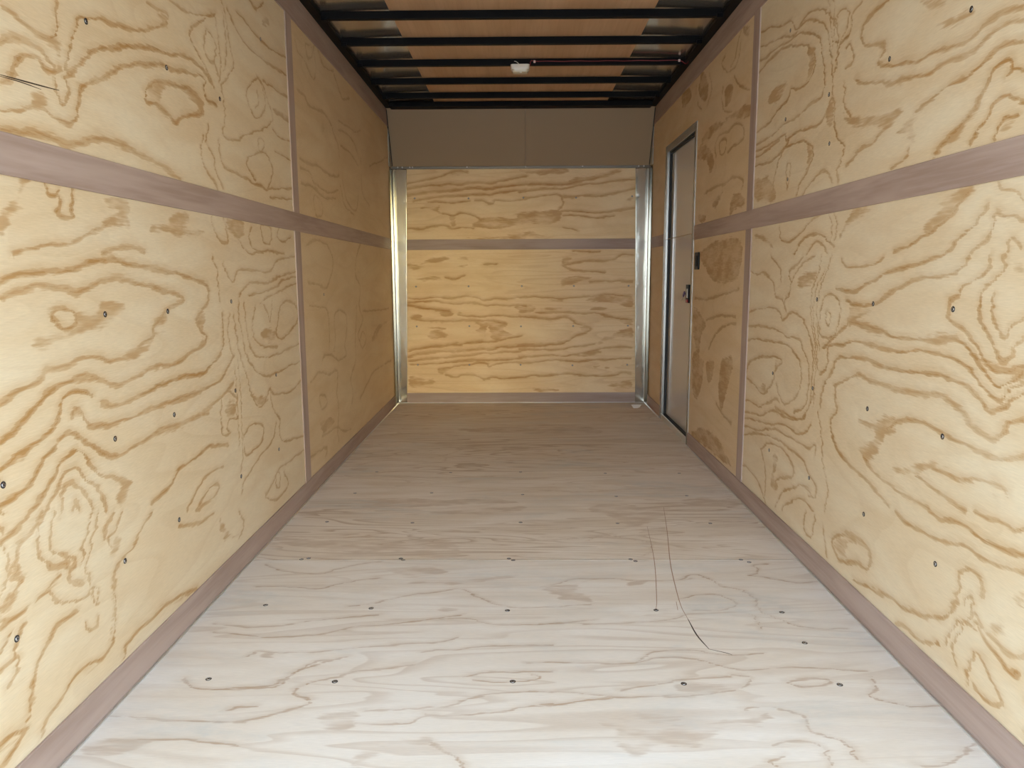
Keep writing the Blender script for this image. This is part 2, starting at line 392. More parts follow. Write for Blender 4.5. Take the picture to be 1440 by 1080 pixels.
FIG_BACK = """
1.6 114,1714 189,1727 283,1740 377,1739 461,1753 536,1743 611,1761 704,1760 798,1755 872,1773 947,1791 1059,1808
1 115,1754 237,1777 359,1798 453,1834 537,1852 593,1833
P 453,1816 500,1843 575,1856 593,1829 518,1816
P 489,1748 573,1756 517,1739
P 798,1755 891,1782 1059,1817 1059,1799 891,1764
1.6 117,1663 216,1681 310,1694 422,1689 535,1707 648,1720 741,1710 835,1719 928,1732 1059,1745
1.2 168,1622 281,1640 384,1653 497,1657 609,1661 703,1669 769,1664 844,1682 937,1691 1059,1699
1.2 280,1608 374,1612 468,1607 571,1611 609,1620
1.2 656,1628 721,1624 759,1596 796,1596 815,1618 937,1618 1059,1635
P 213,1567 327,1580 383,1589 354,1552 401,1520 466,1506 354,1534 279,1557
1 401,1520 485,1506 532,1528 608,1519 664,1500 701,1468
P 625,1422 682,1468 730,1495 842,1495 936,1476 1059,1493 1058,1438 936,1420 842,1402 719,1412
1.2 120,1406 229,1401 305,1424 399,1432 465,1409 550,1413 644,1408
P 447,1487 494,1496 493,1423 465,1423
P 946,1512 1059,1530 1059,1503
P 586,1325 700,1334 841,1347 936,1356 1058,1360 1058,1327 888,1321
P 205,1187 309,1182 290,1173
P 309,1182 451,1167 318,1145 203,1126
P 508,1172 575,1181 593,1157 517,1153
P 498,1116 593,1124 564,1106
P 109,1136 175,1126 289,1107 174,1089 112,1099
P 172,1014 344,1022 363,1008 220,995
1.2 411,1022 487,1012 563,1031
1.2 726,1124 821,1123
1.6 1003,1736 1096,1744 1236,1744 1330,1739 1404,1747 1488,1769 1562,1778 1637,1800 1711,1818 1794,1840
1.4 1003,1686 1143,1703 1264,1712 1348,1707 1423,1724 1516,1742 1656,1750 1749,1768 1916,1776
P 1385,1756 1469,1801 1581,1810 1710,1849 1794,1863 1766,1836 1637,1796 1525,1769
1.5 1358,1647 1424,1643 1526,1656 1638,1650 1732,1664 1825,1686 1917,1708
1 1049,1640 1190,1653 1293,1666 1339,1648 1349,1584 1321,1556
P 1002,1526 1143,1530 1265,1543 1331,1538 1322,1474 1237,1428 1096,1438 1002,1448
1.2 1340,1538 1453,1537 1565,1523 1706,1527 1799,1545 1920,1562
1 1350,1501 1472,1500 1612,1481 1753,1499
P 1002,1346 1077,1373 1190,1354 1313,1344 1143,1327
1 1350,1409 1435,1399 1473,1381
P 1835,1608 1872,1645 1909,1644 1891,1617
P 1351,1177 1427,1167 1352,1121
1.4 1352,1112 1475,1139 1645,1148 1758,1156 1824,1193 1918,1193
1.2 1352,1112 1428,1074 1532,1064 1684,1058
P 1343,1008 1428,1022 1571,1017 1533,998 1362,952 1333,980
1.4 1571,979 1742,988 1913,978
1 1427,1223 1531,1218 1644,1222
P 1003,1854 1143,1857 1376,1865 1357,1829 1096,1821
1.2 106,858 216,853 341,866 456,856 570,870 656,860 733,841 809,855 905,845 981,859 1057,868
1.2 106,825 264,833 340,833 407,814 503,809 598,818 675,813 732,793 818,802 904,788 981,797 1057,787
1.8 105,801 196,781 291,767 368,757 435,747
P 358,747 444,747 453,718 376,709
P 492,728 521,747 549,718
P 971,783 1057,787 1057,744 1009,740
P 108,724 194,719 194,700 117,700
1 501,718 597,708 712,708 837,717 933,707 1057,706
1.5 136,700 213,681 337,671 453,675 577,679 693,674 788,669 884,649
P 664,669 865,673 903,640 884,592 951,558 845,525 768,525 759,621 735,612 730,525 691,559 644,588 682,621
P 278,585 403,579 431,555 373,536 257,527
P 250,623 403,608 307,599
1.6 105,431 188,450 285,464 372,468 440,483 517,478 594,497 691,501
P 459,497 498,502 546,477 497,468
1.2 691,501 787,505 884,524 1018,548
1.8 104,382 168,406 265,415 371,425 477,424 574,434 690,443 767,438 854,457 941,457 1057,471
1.4 103,343 186,357 302,367 399,376 496,386 593,390 690,409 767,404 864,418 960,418 1057,437
1.2 107,319 253,323 379,332 495,342 631,351 747,351 834,355 941,360 1057,374
1.1 339,279 446,293 476,308 592,312 650,331 728,326 756,297 815,321 911,331 1056,330
P 339,279 446,288 417,254 348,240
1.2 397,230 474,210 533,229 639,229 717,194 785,209 882,199 979,208 1056,213
P 100,216 183,221 251,206 309,206 182,177 104,172
P 114,172 299,186 278,147 122,128
1.2 1000,859 1143,863 1277,853 1353,848 1458,857 1591,866 1686,879 1791,874 1906,860
P 1229,848 1334,848 1334,824 1267,829
P 1534,828 1610,861 1686,879 1905,864 1907,784 1811,798 1668,823
P 1000,792 1124,792 1105,744 1000,745
1.6 1000,706 1143,696 1258,686 1363,705 1411,686 1460,647 1536,623 1575,604 1537,570 1460,551 1403,513 1345,484 1240,475 1124,466 999,466
P 1411,686 1469,647 1575,608 1547,570 1460,570 1498,589 1479,618 1431,647
P 999,476 1191,499 1317,503 1403,522 1346,470 1143,461
1.2 1134,734 1268,739 1382,738 1478,728 1574,733 1669,718 1765,694 1842,684 1909,674
P 1794,684 1909,684 1910,631 1843,641
P 1834,588 1910,617 1912,535 1797,531 1711,502 1624,483 1691,531
1.1 999,442 1143,436 1336,436 1413,455 1519,469 1615,478
1.1 999,379 1095,379 1269,392 1365,378 1433,397 1529,411 1615,425 1664,415
P 1413,397 1539,416 1664,425 1654,406 1529,377
1.1 1615,425 1673,444 1769,454 1846,458 1913,448
1.2 998,325 1124,335 1269,354 1366,344 1481,338 1597,348 1722,352 1819,361 1910,361
1.2 998,208 1095,223 1240,222 1356,236 1463,231 1560,221 1666,216 1773,225 1840,245 1912,239
P 1105,110 1192,114 1318,99 1192,90
P 1725,142 1822,171 1909,181 1910,112 1823,117
P 1598,299 1656,304 1617,279
P 1704,299 1733,289 1704,279
P 1829,303 1877,317 1887,298
P 1573,761 1669,775 1755,760 1669,751
P 1172,763 1287,777 1354,772 1315,758
"""
FIG_FLOOR = """
1 103,2384 184,2384 268,2374 326,2365 367,2394 439,2433 509,2453
.8 69,2582 118,2538 196,2506 292,2495 349,2537 416,2581 481,2604
1 445,2230 510,2247 572,2282 644,2318 720,2336 797,2364 847,2317 888,2273 958,2229 1033,2221 1108,2229 1230,2246
P 1067,2373 1140,2392 1249,2442 1179,2373 1214,2317 1224,2263 1150,2299 1106,2336
P 741,2221 762,2233 801,2221 802,2204 758,2196
P 256,3340 424,3395 652,3356 874,3374 985,3318 768,3284 501,3250 325,3217
P 505,3149 773,3214 1018,3265 965,3163 735,3148
1 6,2881 225,2853 413,2866 608,2838 797,2851 1080,2823 1310,2863
P 34,2854 327,2826 704,2824 769,2722 721,2649 504,2674 337,2698 106,2774
.9 630,2116 698,2139 770,2147 843,2147 917,2108 1003,2108 1096,2116 1227,2139
P 511,2537 644,2559 744,2504 612,2484
P 614,2413 726,2432 864,2452 1004,2483 906,2432 745,2403
.9 82,3916 155,4070 338,4095 557,4066 573,4175
.9 8,4125 183,4207 424,4262 567,4232 665,4411
.9 51,4752 194,4824 431,4821
P 576,4971 981,5046 1313,5123 1529,4959 1513,4808 1138,4812 744,4854
P 82,3916 124,3966 171,3991 165,3891
.9 -48,3774 239,3771 614,3746 860,3767
1 -15,4481 234,4577 537,4540
P 607,4411 719,4473 698,4349
P 894,4471 1026,4535 1054,4376 926,4347
.9 1067,2373 1117,2402 1184,2442 1275,2452 1347,2441 1427,2431 1525,2431 1595,2451
P 1067,2373 1148,2392 1211,2373 1168,2335 1219,2290 1127,2290 1161,2336
.8 1060,2116 1132,2124 1202,2108 1296,2116 1383,2124 1467,2147 1517,2179 1622,2187 1695,2187 1720,2147 1714,2085
1 1541,2431 1602,2482 1646,2461 1677,2392 1737,2353 1762,2281 1747,2212 1775,2163 1809,2116 1869,2085 1971,2078
.8 1517,2281 1579,2317 1649,2317 1683,2272 1678,2229 1626,2204 1538,2204
1 2024,2420 1939,2411 1885,2440 1830,2471 1800,2481 1840,2502 1843,2567 1898,2578
P 1487,2903 1589,2931 1597,2974 1514,2946
.8 1082,2863 1271,2849 1464,2876 1654,2875 1844,2874 2020,2887
.8 1268,2823 1353,2904 1412,2849 1491,2809 1503,2720 1457,2659
P 1304,3212 1423,3316 1564,3244 1685,3210 1481,2989 1398,3113
P 1758,3350 2010,3386 1974,3260 1792,3261
P 1379,2431 1421,2441 1422,2402 1371,2382
.8 1256,4169 1466,4224 1663,4165 1837,4220 2002,4162
.8 1100,3508 1329,3486 1506,3525 1753,3544
.9 1888,3951 2030,4001 2049,3975
1 68,2116 116,2104 184,2093 253,2101 320,2116 386,2140 462,2155 562,2171
1 92,2056 151,2049 240,2034 338,2034 410,2049 466,2078 518,2101 588,2108 678,2132 755,2155 819,2171
P 276,1932 304,1945 306,1919 289,1912
.9 234,1919 264,1945 307,1938 404,1945 501,1958 598,1978 684,1992 764,1999 823,2027
.9 717,1945 775,1958 823,1952 868,1972 935,1978 1090,1985
1.2 216,1752 273,1763 338,1769 373,1792 404,1832 439,1868 482,1900 517,1919
1.2 270,1620 328,1616 368,1630 417,1654 467,1679 476,1710 435,1731 425,1753 449,1786 494,1803 539,1821 572,1844 640,1856 707,1875
1 287,1664 322,1679 355,1684
1.2 852,1815 908,1833 995,1839 1083,1839
1 878,1798 928,1787 995,1792 1051,1809 1033,1827
1.1 623,1660 668,1665 713,1670 770,1675 827,1685 872,1711 942,1737 1001,1745 1079,1743
1 774,1640 831,1642 904,1650 967,1660 1013,1680 1077,1690
.9 610,1612 667,1607 739,1612 774,1645
P 513,1640 601,1655 610,1612 583,1584 542,1593
P 638,1482 692,1531 747,1553 795,1559 788,1532 714,1523 678,1490 643,1458
1.3 785,1549 821,1515 855,1490 874,1451
1 1248,1754 1286,1765 1354,1776 1407,1798 1472,1810 1541,1816
1 1013,1748 1085,1743 1162,1732 1238,1722 1320,1722 1428,1727 1509,1743 1555,1760
.9 1013,1680 1082,1685 1160,1706 1219,1716
1 1557,1827 1591,1816 1588,1787 1551,1765
O1.2 1692,1787 1722,1804 1767,1810 1800,1799 1766,1776 1710,1771
P 1180,1622 1251,1651 1331,1651 1386,1641 1366,1604 1471,1623 1566,1642 1589,1661 1568,1613 1477,1586 1394,1533 1340,1529 1283,1508 1255,1491 1213,1533 1210,1550 1226,1585 1200,1603
1.3 1540,1666 1590,1681 1637,1666 1675,1632 1663,1586 1694,1568 1722,1534 1732,1484
1.1 1562,1529 1609,1542 1650,1538 1670,1509 1665,1461
1 1580,1492 1539,1476 1539,1460
.9 1015,1881 1111,1887 1207,1881 1304,1888 1367,1913 1432,1917 1494,1900 1559,1857 1633,1851 1719,1863 1805,1857 1913,1845
.8 1312,1894 1372,1945 1480,1952 1578,1926 1674,1939
P 1405,1787 1457,1798 1557,1765 1465,1733 1402,1743
1.1 118,1808 160,1769 216,1752 275,1758 358,1764 384,1797 417,1856 445,1893 507,1906
1.1 5,1639 96,1630 180,1620 255,1616 345,1616
P 14,1526 85,1543 163,1539 110,1497 56,1480
1 77,1539 161,1543 258,1543 363,1522
1.1 1915,1810 1906,1765 1873,1733 1893,1702 1947,1682 2030,1687
1.3 1855,1457 1898,1461 1977,1509 2002,1534 2026,1539
P 1853,1453 1902,1469 1942,1485 1909,1454
"""
SCREWS_LEFT = [(1.815, 1.628), (2.213, 1.630), (2.594, 1.630), (3.041, 1.952), (1.792, 0.953), (2.115, 0.944), (2.589, 0.955), (2.579, 0.643), (2.109, 0.646), (1.790, 0.646), (1.386, 0.645), (3.022, 0.639), (2.585, 0.330), (3.010, 0.328), (2.093, 0.335), (1.788, 0.330), (1.378, 0.332), (3.829, 0.946)]
SCREWS_RIGHT = [(1.810, 1.637), (2.187, 1.632), (2.595, 1.631), (2.569, 1.469), (2.947, 1.400), (2.994, 1.954), (3.002, 1.632), (2.189, 0.954), (1.786, 0.957), (2.182, 0.644), (1.787, 0.647), (2.602, 0.953), (3.012, 0.640), (3.012, 0.319), (2.585, 0.320), (2.597, 0.642), (2.161, 0.326), (1.773, 0.326)]
SCREWS_BACK = [(0.176, 1.641), (0.603, 1.639), (1.036, 1.642), (1.452, 1.640), (1.894, 1.648), (0.171, 0.949), (0.594, 0.950), (1.022, 0.949), (1.440, 0.949), (1.879, 0.948), (0.169, 0.629), (0.596, 0.630), (1.014, 0.626), (1.437, 0.627), (1.879, 0.628), (0.171, 0.316), (0.592, 0.314), (1.010, 0.313), (1.433, 0.307), (1.879, 0.310)]
SCREWS_FLOOR = [(0.187, 2.629), (0.211, 2.639), (0.556, 2.635), (0.567, 2.621), (0.958, 2.634), (0.974, 2.618), (0.184, 2.242), (0.527, 2.219), (0.959, 2.203), (0.174, 3.052), (0.542, 3.038), (1.002, 3.041), (0.202, 3.472), (0.573, 3.475), (1.013, 3.443), (0.234, 3.863), (0.631, 3.846), (1.004, 3.854), (1.408, 2.626), (1.423, 2.608), (1.813, 2.621), (1.836, 2.597), (1.425, 2.205), (1.813, 2.190), (1.810, 1.996), (1.412, 3.026), (1.803, 3.024), (1.457, 3.412), (1.792, 3.421), (1.452, 3.825), (1.842, 3.822), (0.517, 1.791), (0.979, 1.792), (1.419, 1.782), (1.817, 1.778), (0.183, 1.803)]
MARK_F1 = [(1.649, 3.247), (1.602, 2.928), (1.552, 2.622), (1.530, 2.453), (1.510, 2.246), (1.511, 2.147), (1.514, 2.043), (1.529, 1.960), (1.569, 1.940), (1.585, 1.928)]
MARK_F2 = [(1.531, 2.989), (1.494, 2.622), (1.444, 2.299), (1.426, 2.210)]
MARK_L1 = [(1.494, 1.429), (1.546, 1.433), (1.625, 1.439), (1.682, 1.444)]
MARK_L2 = [(1.493, 1.426), (1.556, 1.430), (1.619, 1.431)]
MARK_F3 = [(1.501, 2.267), (1.493, 2.205)]

# ---------------------------------------------------------------- helpers
def tag(o, label=None, cat=None, group=None, kind=None):
    if label: o['label'] = label
    if cat: o['category'] = cat
    if group: o['group'] = group
    if kind: o['kind'] = kind
    return o

def empty(name, loc):
    o = bpy.data.objects.new(name, None)
    o.empty_display_size = 0.05
    COL.objects.link(o)
    o.location = loc
    return o

def link_mesh(name, me, mat, parent=None):
    o = bpy.data.objects.new(name, me)
    COL.objects.link(o)
    if mat: me.materials.append(mat)
    if parent:
        o.parent = parent
        o.matrix_parent_inverse = Matrix.Translation(-Vector(parent.location))
    return o

def obj(name, bm, mat, parent=None, smooth=False):
    me = bpy.data.meshes.new(name)
    bmesh.ops.recalc_face_normals(bm, faces=bm.faces)
    bm.to_mesh(me)
    bm.free()
    if smooth:
        for p in me.polygons: p.use_smooth = True
    return link_mesh(name, me, mat, parent)

def add_box(bm, lo, hi, bevel=0.0, seg=2):
    lo, hi = Vector(lo), Vector(hi)
    r = bmesh.ops.create_cube(bm, size=1.0)
    c, s = (lo + hi) / 2, hi - lo
    for v in r['verts']:
        v.co = Vector((v.co.x * s.x, v.co.y * s.y, v.co.z * s.z)) + c
    if bevel > 0:
        ed = list({e for v in r['verts'] for e in v.link_edges})
        bmesh.ops.bevel(bm, geom=ed, offset=bevel, segments=seg, affect='EDGES', profile=0.5)

def box(name, lo, hi, mat, parent=None, bevel=0.0, seg=2):
    bm = bmesh.new()
    add_box(bm, lo, hi, bevel, seg)
    return obj(name, bm, mat, parent)

def boxes(name, items, mat, parent=None, bevel=0.0):
    bm = bmesh.new()
    for lo, hi in items: add_box(bm, lo, hi, bevel)
    return obj(name, bm, mat, parent)

def add_tube(bm, pts, r, n=8):
    pts = [Vector(p) for p in pts]
    rings = []
    for i, p in enumerate(pts):
        t = (pts[min(i + 1, len(pts) - 1)] - pts[max(i - 1, 0)]).normalized()
        a = t.cross(Vector((0, 0, 1)))
        if a.length < 1e-4: a = t.cross(Vector((0, 1, 0)))
        a.normalize()
        b = t.cross(a)
        rings.append([bm.verts.new(p + r * (math.cos(k * 2 * math.pi / n) * a + math.sin(k * 2 * math.pi / n) * b)) for k in range(n)])
    for A, B in zip(rings, rings[1:]):
        for k in range(n):
            bm.faces.new((A[k], A[(k + 1) % n], B[(k + 1) % n], B[k]))
    bm.faces.new(rings[0]); bm.faces.new(rings[-1])

def add_lathe(bm, prof, M, n=16):
    """prof: (radius, height) pairs; M places the local z axis"""
    rings = []
    for r, z in prof:
        rings.append([bm.verts.new(M @ Vector((r * math.cos(k * 2 * math.pi / n), r * math.sin(k * 2 * math.pi / n), z))) for k in range(n)])
    for A, B in zip(rings, rings[1:]):
        for k in range(n):
            bm.faces.new((A[k], A[(k + 1) % n], B[(k + 1) % n], B[k]))
    bm.faces.new(rings[0]); bm.faces.new(rings[-1])

# ---------------------------------------------------------------- materials
class NT:
    def __init__(self, name):
        self.m = bpy.data.materials.new(name)
        self.m.use_nodes = True
        self.t = self.m.node_tree
        self.b = self.t.nodes['Principled BSDF']
    def n(self, typ, **kw):
        x = self.t.nodes.new(typ)
        for k, v in kw.items(): setattr(x, k, v)
        return x
    def put(self, sock, v):
        if isinstance(v, bpy.types.NodeSocket): self.t.links.new(v, sock)
        elif isinstance(v, (int, float)): sock.default_value = v
        else: sock.default_value = v if len(v) != 3 or sock.type != 'RGBA' else (*v, 1)
    def math(self, op, a, b=0.0, c=0.0, clamp=False):
        x = self.n('ShaderNodeMath', operation=op, use_clamp=clamp)
        self.put(x.inputs[0], a); self.put(x.inputs[1], b); self.put(x.inputs[2], c)
        return x.outputs[0]
    def ss(self, v, a, b, lo=0.0, hi=1.0, kind='SMOOTHSTEP'):
        x = self.n('ShaderNodeMapRange', interpolation_type=kind)
        self.put(x.inputs[0], v); self.put(x.inputs[1], a); self.put(x.inputs[2], b)
        self.put(x.inputs[3], lo); self.put(x.inputs[4], hi)
        return x.outputs[0]
    def mix(self, f, a, b, blend='MIX'):
        x = self.n('ShaderNodeMix', data_type='RGBA', blend_type=blend)
        self.put(x.inputs[0], f); self.put(x.inputs[6], a); self.put(x.inputs[7], b)
        return x.outputs[2]
    def coord(self, scale, loc=(0, 0, 0)):
        tc = self.n('ShaderNodeTexCoord')
        mp = self.n('ShaderNodeMapping')
        mp.inputs['Scale'].default_value = scale
        mp.inputs['Location'].default_value = loc
        self.t.links.new(tc.outputs['Object'], mp.inputs[0])
        return mp.outputs[0]
    def noise(self, vec, scale, detail=2.0, rough=0.5, dist=0.0):
        x = self.n('ShaderNodeTexNoise')
        self.put(x.inputs['Vector'], vec)
        x.inputs['Scale'].default_value = scale
        x.inputs['Detail'].default_value = detail
        x.inputs['Roughness'].default_value = rough
        x.inputs['Distortion'].default_value = dist
        return x.outputs[0]
    def bump(self, h, strength, dist):
        x = self.n('ShaderNodeBump')
        x.inputs['Strength'].default_value = strength
        x.inputs['Distance'].default_value = dist
        self.put(x.inputs['Height'], h)
        self.t.links.new(x.outputs[0], self.b.inputs['Normal'])

def simple(name, col, rough=0.5, metal=0.0, spec=0.5):
    k = NT(name)
    k.b.inputs['Base Color'].default_value = (*col, 1)
    k.b.inputs['Roughness'].default_value = rough
    k.b.inputs['Metallic'].default_value = metal
    k.b.inputs['Specular IOR Level'].default_value = spec
    return k

def scl(along, across, U, V):
    """mapping scale for a sheet whose grain runs along axis U and across axis V"""
    s = [1.0, 1.0, 1.0]
    s['xyz'.index(U)] = along
    s['xyz'.index(V)] = across
    return tuple(s)

def ply(name, U, V, pale, warm, grain, strength=1.0, ghost=(0.75, 3.2, 13.0, 0.1), dust=None, rough=0.55, band=(2.0, 7.5), fillr=(0.2, 0.72), softk=0.34):
    """rotary-cut pine veneer: the figure comes from the sheet's 'fig' attribute
    (distance to the nearest growth-ring line, its soft side, inside of dark patches)"""
    k = NT(name)
    a = k.n('ShaderNodeAttribute', attribute_name='fig')
    sp = k.n('ShaderNodeSeparateXYZ')
    k.t.links.new(a.outputs['Vector'], sp.inputs[0])
    d, s, p = sp.outputs[0], sp.outputs[1], sp.outputs[2]
    fibre = k.noise(k.coord(scl(14, 150, U, V)), 1.0, 3, 0.6)
    fine = k.noise(k.coord(scl(30, 420, U, V)), 1.0, 2, 0.6)
    mid = k.noise(k.coord(scl(2.2, 9, U, V)), 1.0, 3, 0.55, 0.4)
    big = k.noise(k.coord(scl(0.9, 2.0, U, V), (3.1, 1.7, 0.4)), 1.0, 2, 0.5)
    dj = k.math('ADD', d, k.math('MULTIPLY', k.math('SUBTRACT', fibre, 0.5), 13.0))
    wide = k.noise(k.coord(scl(7, 22, U, V), (7.7, 3.3, 5.1)), 1.0, 2, 0.6)
    wf = k.ss(wide, 0.28, 0.72, band[0], band[1], 'LINEAR')
    core = k.ss(dj, k.math('MULTIPLY', wf, 0.75), k.math('ADD', k.math('MULTIPLY', wf, 1.25), 1.6), 1.0, 0.0)
    softside = k.ss(s, -0.6, 0.6, 0.25, 1.0)
    soft = k.math('MULTIPLY', k.ss(dj, 0.0, 24.0, 1.0, 0.0, 'SMOOTHERSTEP'), softside)
    vary = k.ss(mid, 0.3, 0.7, 0.55, 1.0)
    line = k.math('MAXIMUM', k.math('ADD', k.math('MULTIPLY', core, 0.76), k.math('MULTIPLY', k.ss(dj, 0.6, 2.6, 1.0, 0.0), 0.3)), k.math('MULTIPLY', soft, softk))
    line = k.math('MULTIPLY', line, vary)
    pj = k.math('ADD', p, k.math('ADD', k.math('MULTIPLY', k.math('SUBTRACT', fibre, 0.5), 30.0), k.math('MULTIPLY', k.math('SUBTRACT', wide, 0.5), 44.0)))
    fill = k.math('MULTIPLY', k.ss(pj, -6.0, 9.0), k.ss(k.math('ADD', k.math('MULTIPLY', fibre, 0.3), k.math('MULTIPLY', wide, 0.7)), 0.36, 0.62, fillr[0], fillr[1]))
    # faint rings between the strong ones
    gh = k.noise(k.coord(scl(ghost[0], ghost[1], U, V), (1.3, 4.2, 2.6)), 1.0, 2.5, 0.42, ghost[4] if len(ghost) > 4 else 0.35)
    fr = k.math('FRACT', k.math('MULTIPLY', gh, ghost[2]))
    ring = k.math('MULTIPLY', k.ss(fr, 0.55, 0.93), k.ss(fr, 0.93, 0.99, 1.0, 0.0))
    ring = k.math('MULTIPLY', ring, k.ss(big, 0.35, 0.65, 0.3 * ghost[3], ghost[3]))
    tot = k.math('MAXIMUM', k.math('MULTIPLY', k.math('MAXIMUM', line, fill), strength), ring)
    base = k.mix(k.ss(mid, 0.3, 0.72), pale, warm)
    base = k.mix(k.math('MULTIPLY', k.ss(big, 0.4, 0.7), 0.5), base, warm)
    base = k.mix(k.math('MULTIPLY', k.ss(dj, 2.0, 45.0, 0.6, 0.0), k.ss(wide, 0.35, 0.65)), base, warm)
    col = k.mix(tot, base, grain)
    f2 = k.ss(fine, 0.25, 0.75, 0.93, 1.05, 'LINEAR')
    comb = k.n('ShaderNodeCombineXYZ')
    for i in range(3): k.t.links.new(f2, comb.inputs[i])
    col = k.mix(1.0, col, comb.outputs[0], 'MULTIPLY')
    if dust:
        dn = k.noise(k.coord(scl(1.6, 3.5, U, V), (0.4, 0.2, 0)), 1.0, 5, 0.6, 0.6)
        dn2 = k.noise(k.coord(scl(14, 30, U, V)), 1.0, 4, 0.7)
        dm = k.math('MULTIPLY', k.ss(dn, 0.5, 0.72), k.ss(dn2, 0.35, 0.65, 0.25, 0.75))
        col = k.mix(dm, col, dust)
    k.t.links.new(col, k.b.inputs['Base Color'])
    k.b.inputs['Roughness'].default_value = rough
    k.b.inputs['Specular IOR Level'].default_value = 0.35
    k.bump(k.math('ADD', k.math('MULTIPLY', fibre, 0.5), k.math('MULTIPLY', fine, 0.5)), 0.12, 0.001)
    return k.m

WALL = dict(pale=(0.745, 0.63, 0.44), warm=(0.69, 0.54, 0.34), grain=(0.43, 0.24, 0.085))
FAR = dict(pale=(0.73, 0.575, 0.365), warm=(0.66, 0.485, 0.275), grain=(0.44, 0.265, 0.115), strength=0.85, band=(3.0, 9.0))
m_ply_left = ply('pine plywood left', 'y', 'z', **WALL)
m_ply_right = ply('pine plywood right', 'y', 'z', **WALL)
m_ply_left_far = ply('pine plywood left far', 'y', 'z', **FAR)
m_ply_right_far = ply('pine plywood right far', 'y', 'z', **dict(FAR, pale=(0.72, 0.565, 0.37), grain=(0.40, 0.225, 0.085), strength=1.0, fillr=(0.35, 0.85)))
m_ply_back = ply('pine plywood back', 'x', 'z', (0.88, 0.68, 0.41), (0.79, 0.565, 0.30), (0.50, 0.24, 0.072), 1.0, (0.5, 6.0, 11.0, 0.25), band=(3.0, 9.0), softk=0.5)
m_floor_near = ply('worn floor plywood near', 'x', 'y', (0.78, 0.725, 0.65), (0.71, 0.63, 0.53), (0.47, 0.34, 0.235), 1.0, (0.6, 5.0, 9.0, 0.38, 0.9),
              dust=(0.56, 0.55, 0.51), rough=0.6, band=(1.2, 4.5), fillr=(0.1, 0.6), softk=0.32)
m_floor = ply('worn floor plywood', 'x', 'y', (0.80, 0.725, 0.63), (0.70, 0.60, 0.48), (0.47, 0.335, 0.22), 0.9, (0.7, 5.5, 13.0, 0.7, 0.9),
              dust=(0.55, 0.54, 0.50), rough=0.6, band=(0.8, 3.2), fillr=(0.05, 0.6), softk=0.3)

def strip_wood(name, U, V):
    k = NT(name)
    fibre = k.noise(k.coord(scl(4, 90, U, V)), 1.0, 4, 0.6)
    mid = k.noise(k.coord(scl(1.3, 14, U, V), (5, 2, 7)), 1.0, 3, 0.6, 0.5)
    c = k.mix(k.ss(mid, 0.3, 0.7), (0.44, 0.335, 0.278), (0.335, 0.238, 0.188))
    c = k.mix(k.math('MULTIPLY', k.ss(fibre, 0.4, 0.75), 0.5), c, (0.46, 0.355, 0.31))
    k.t.links.new(c, k.b.inputs['Base Color'])
    k.b.inputs['Roughness'].default_value = 0.55
    k.b.inputs['Specular IOR Level'].default_value = 0.3
    k.bump(fibre, 0.1, 0.001)
    return k.m
m_strip_side = strip_wood('mauve strip wood along', 'y', 'z')
m_strip_up = strip_wood('mauve strip wood upright', 'z', 'y')
m_strip_back = strip_wood('mauve strip wood across', 'x', 'z')

def luan():
    k = NT('ceiling luan plywood')
    fibre = k.noise(k.coord((60, 2.5, 1)), 1.0, 4, 0.6)
    mid = k.noise(k.coord((6, 0.9, 1), (2, 5, 1)), 1.0, 3, 0.6, 0.4)
    c = k.mix(k.ss(mid, 0.3, 0.7), (0.60, 0.40, 0.245), (0.50, 0.315, 0.18))
    c = k.mix(k.math('MULTIPLY', k.ss(fibre, 0.4, 0.75), 0.35), c, (0.40, 0.22, 0.11))
    k.t.links.new(c, k.b.inputs['Base Color'])
    k.b.inputs['Roughness'].default_value = 0.5
    return k.m
m_luan = luan()

def alu(name, col, rough, bump, metal=1.0):
    k = simple(name, col, rough, metal)
    n = k.noise(k.coord((14, 14, 3.0), (0.2, 0.7, 0.1)), 1.0, 2, 0.5)
    f = k.noise(k.coord((300, 300, 4)), 1.0, 2, 0.5)
    k.b.inputs['Specular Tint'].default_value = (0.45, 0.45, 0.45, 1)
    k.bump(k.math('ADD', n, k.math('MULTIPLY', f, 0.03)), bump, 0.01)
    return k.m
m_alu = alu('mill aluminium', (0.60, 0.575, 0.50), 0.15, 0.004)
m_alu_frame = alu('anodised aluminium', (0.56, 0.54, 0.50), 0.24, 0.012, 0.65)
m_roof = simple('roof skin aluminium', (0.70, 0.655, 0.585), 0.17, 0.9).m
m_black = simple('black painted steel', (0.003, 0.003, 0.004), 0.5, 0.0, 0.12).m
m_rubber = simple('black rubber', (0.012, 0.012, 0.012), 0.6).m
m_panelgrey = simple('beige painted sheet', (0.33, 0.24, 0.148), 0.45).m
m_leaf = simple('glossy off white door skin', (0.60, 0.56, 0.50), 0.07, 0.0, 0.6).m
m_screw = simple('zinc screw', (0.55, 0.55, 0.56), 0.3, 1.0).m
m_screwdark = simple('screw recess', (0.02, 0.02, 0.025), 0.5).m
m_white = simple('white plastic', (0.78, 0.75, 0.68), 0.4).m
m_lens = simple('frosted lens', (0.72, 0.68, 0.56), 0.15).m
m_red = simple('red plastic', (0.42, 0.01, 0.012), 0.4).m
m_redwire = simple('dark red wire', (0.22, 0.015, 0.02), 0.45).m
m_clip = simple('pale wire clip', (0.75, 0.55, 0.5), 0.5).m
m_purple = simple('purple plastic', (0.06, 0.03, 0.16), 0.4).m
m_blackpl = simple('black plastic', (0.008, 0.008, 0.007), 0.45, 0.0, 0.2).m
m_mark = simple('dark scratch', (0.06, 0.035, 0.02), 0.8).m
m_mark_brown = simple('brown scratch', (0.36, 0.22, 0.14), 0.8).m
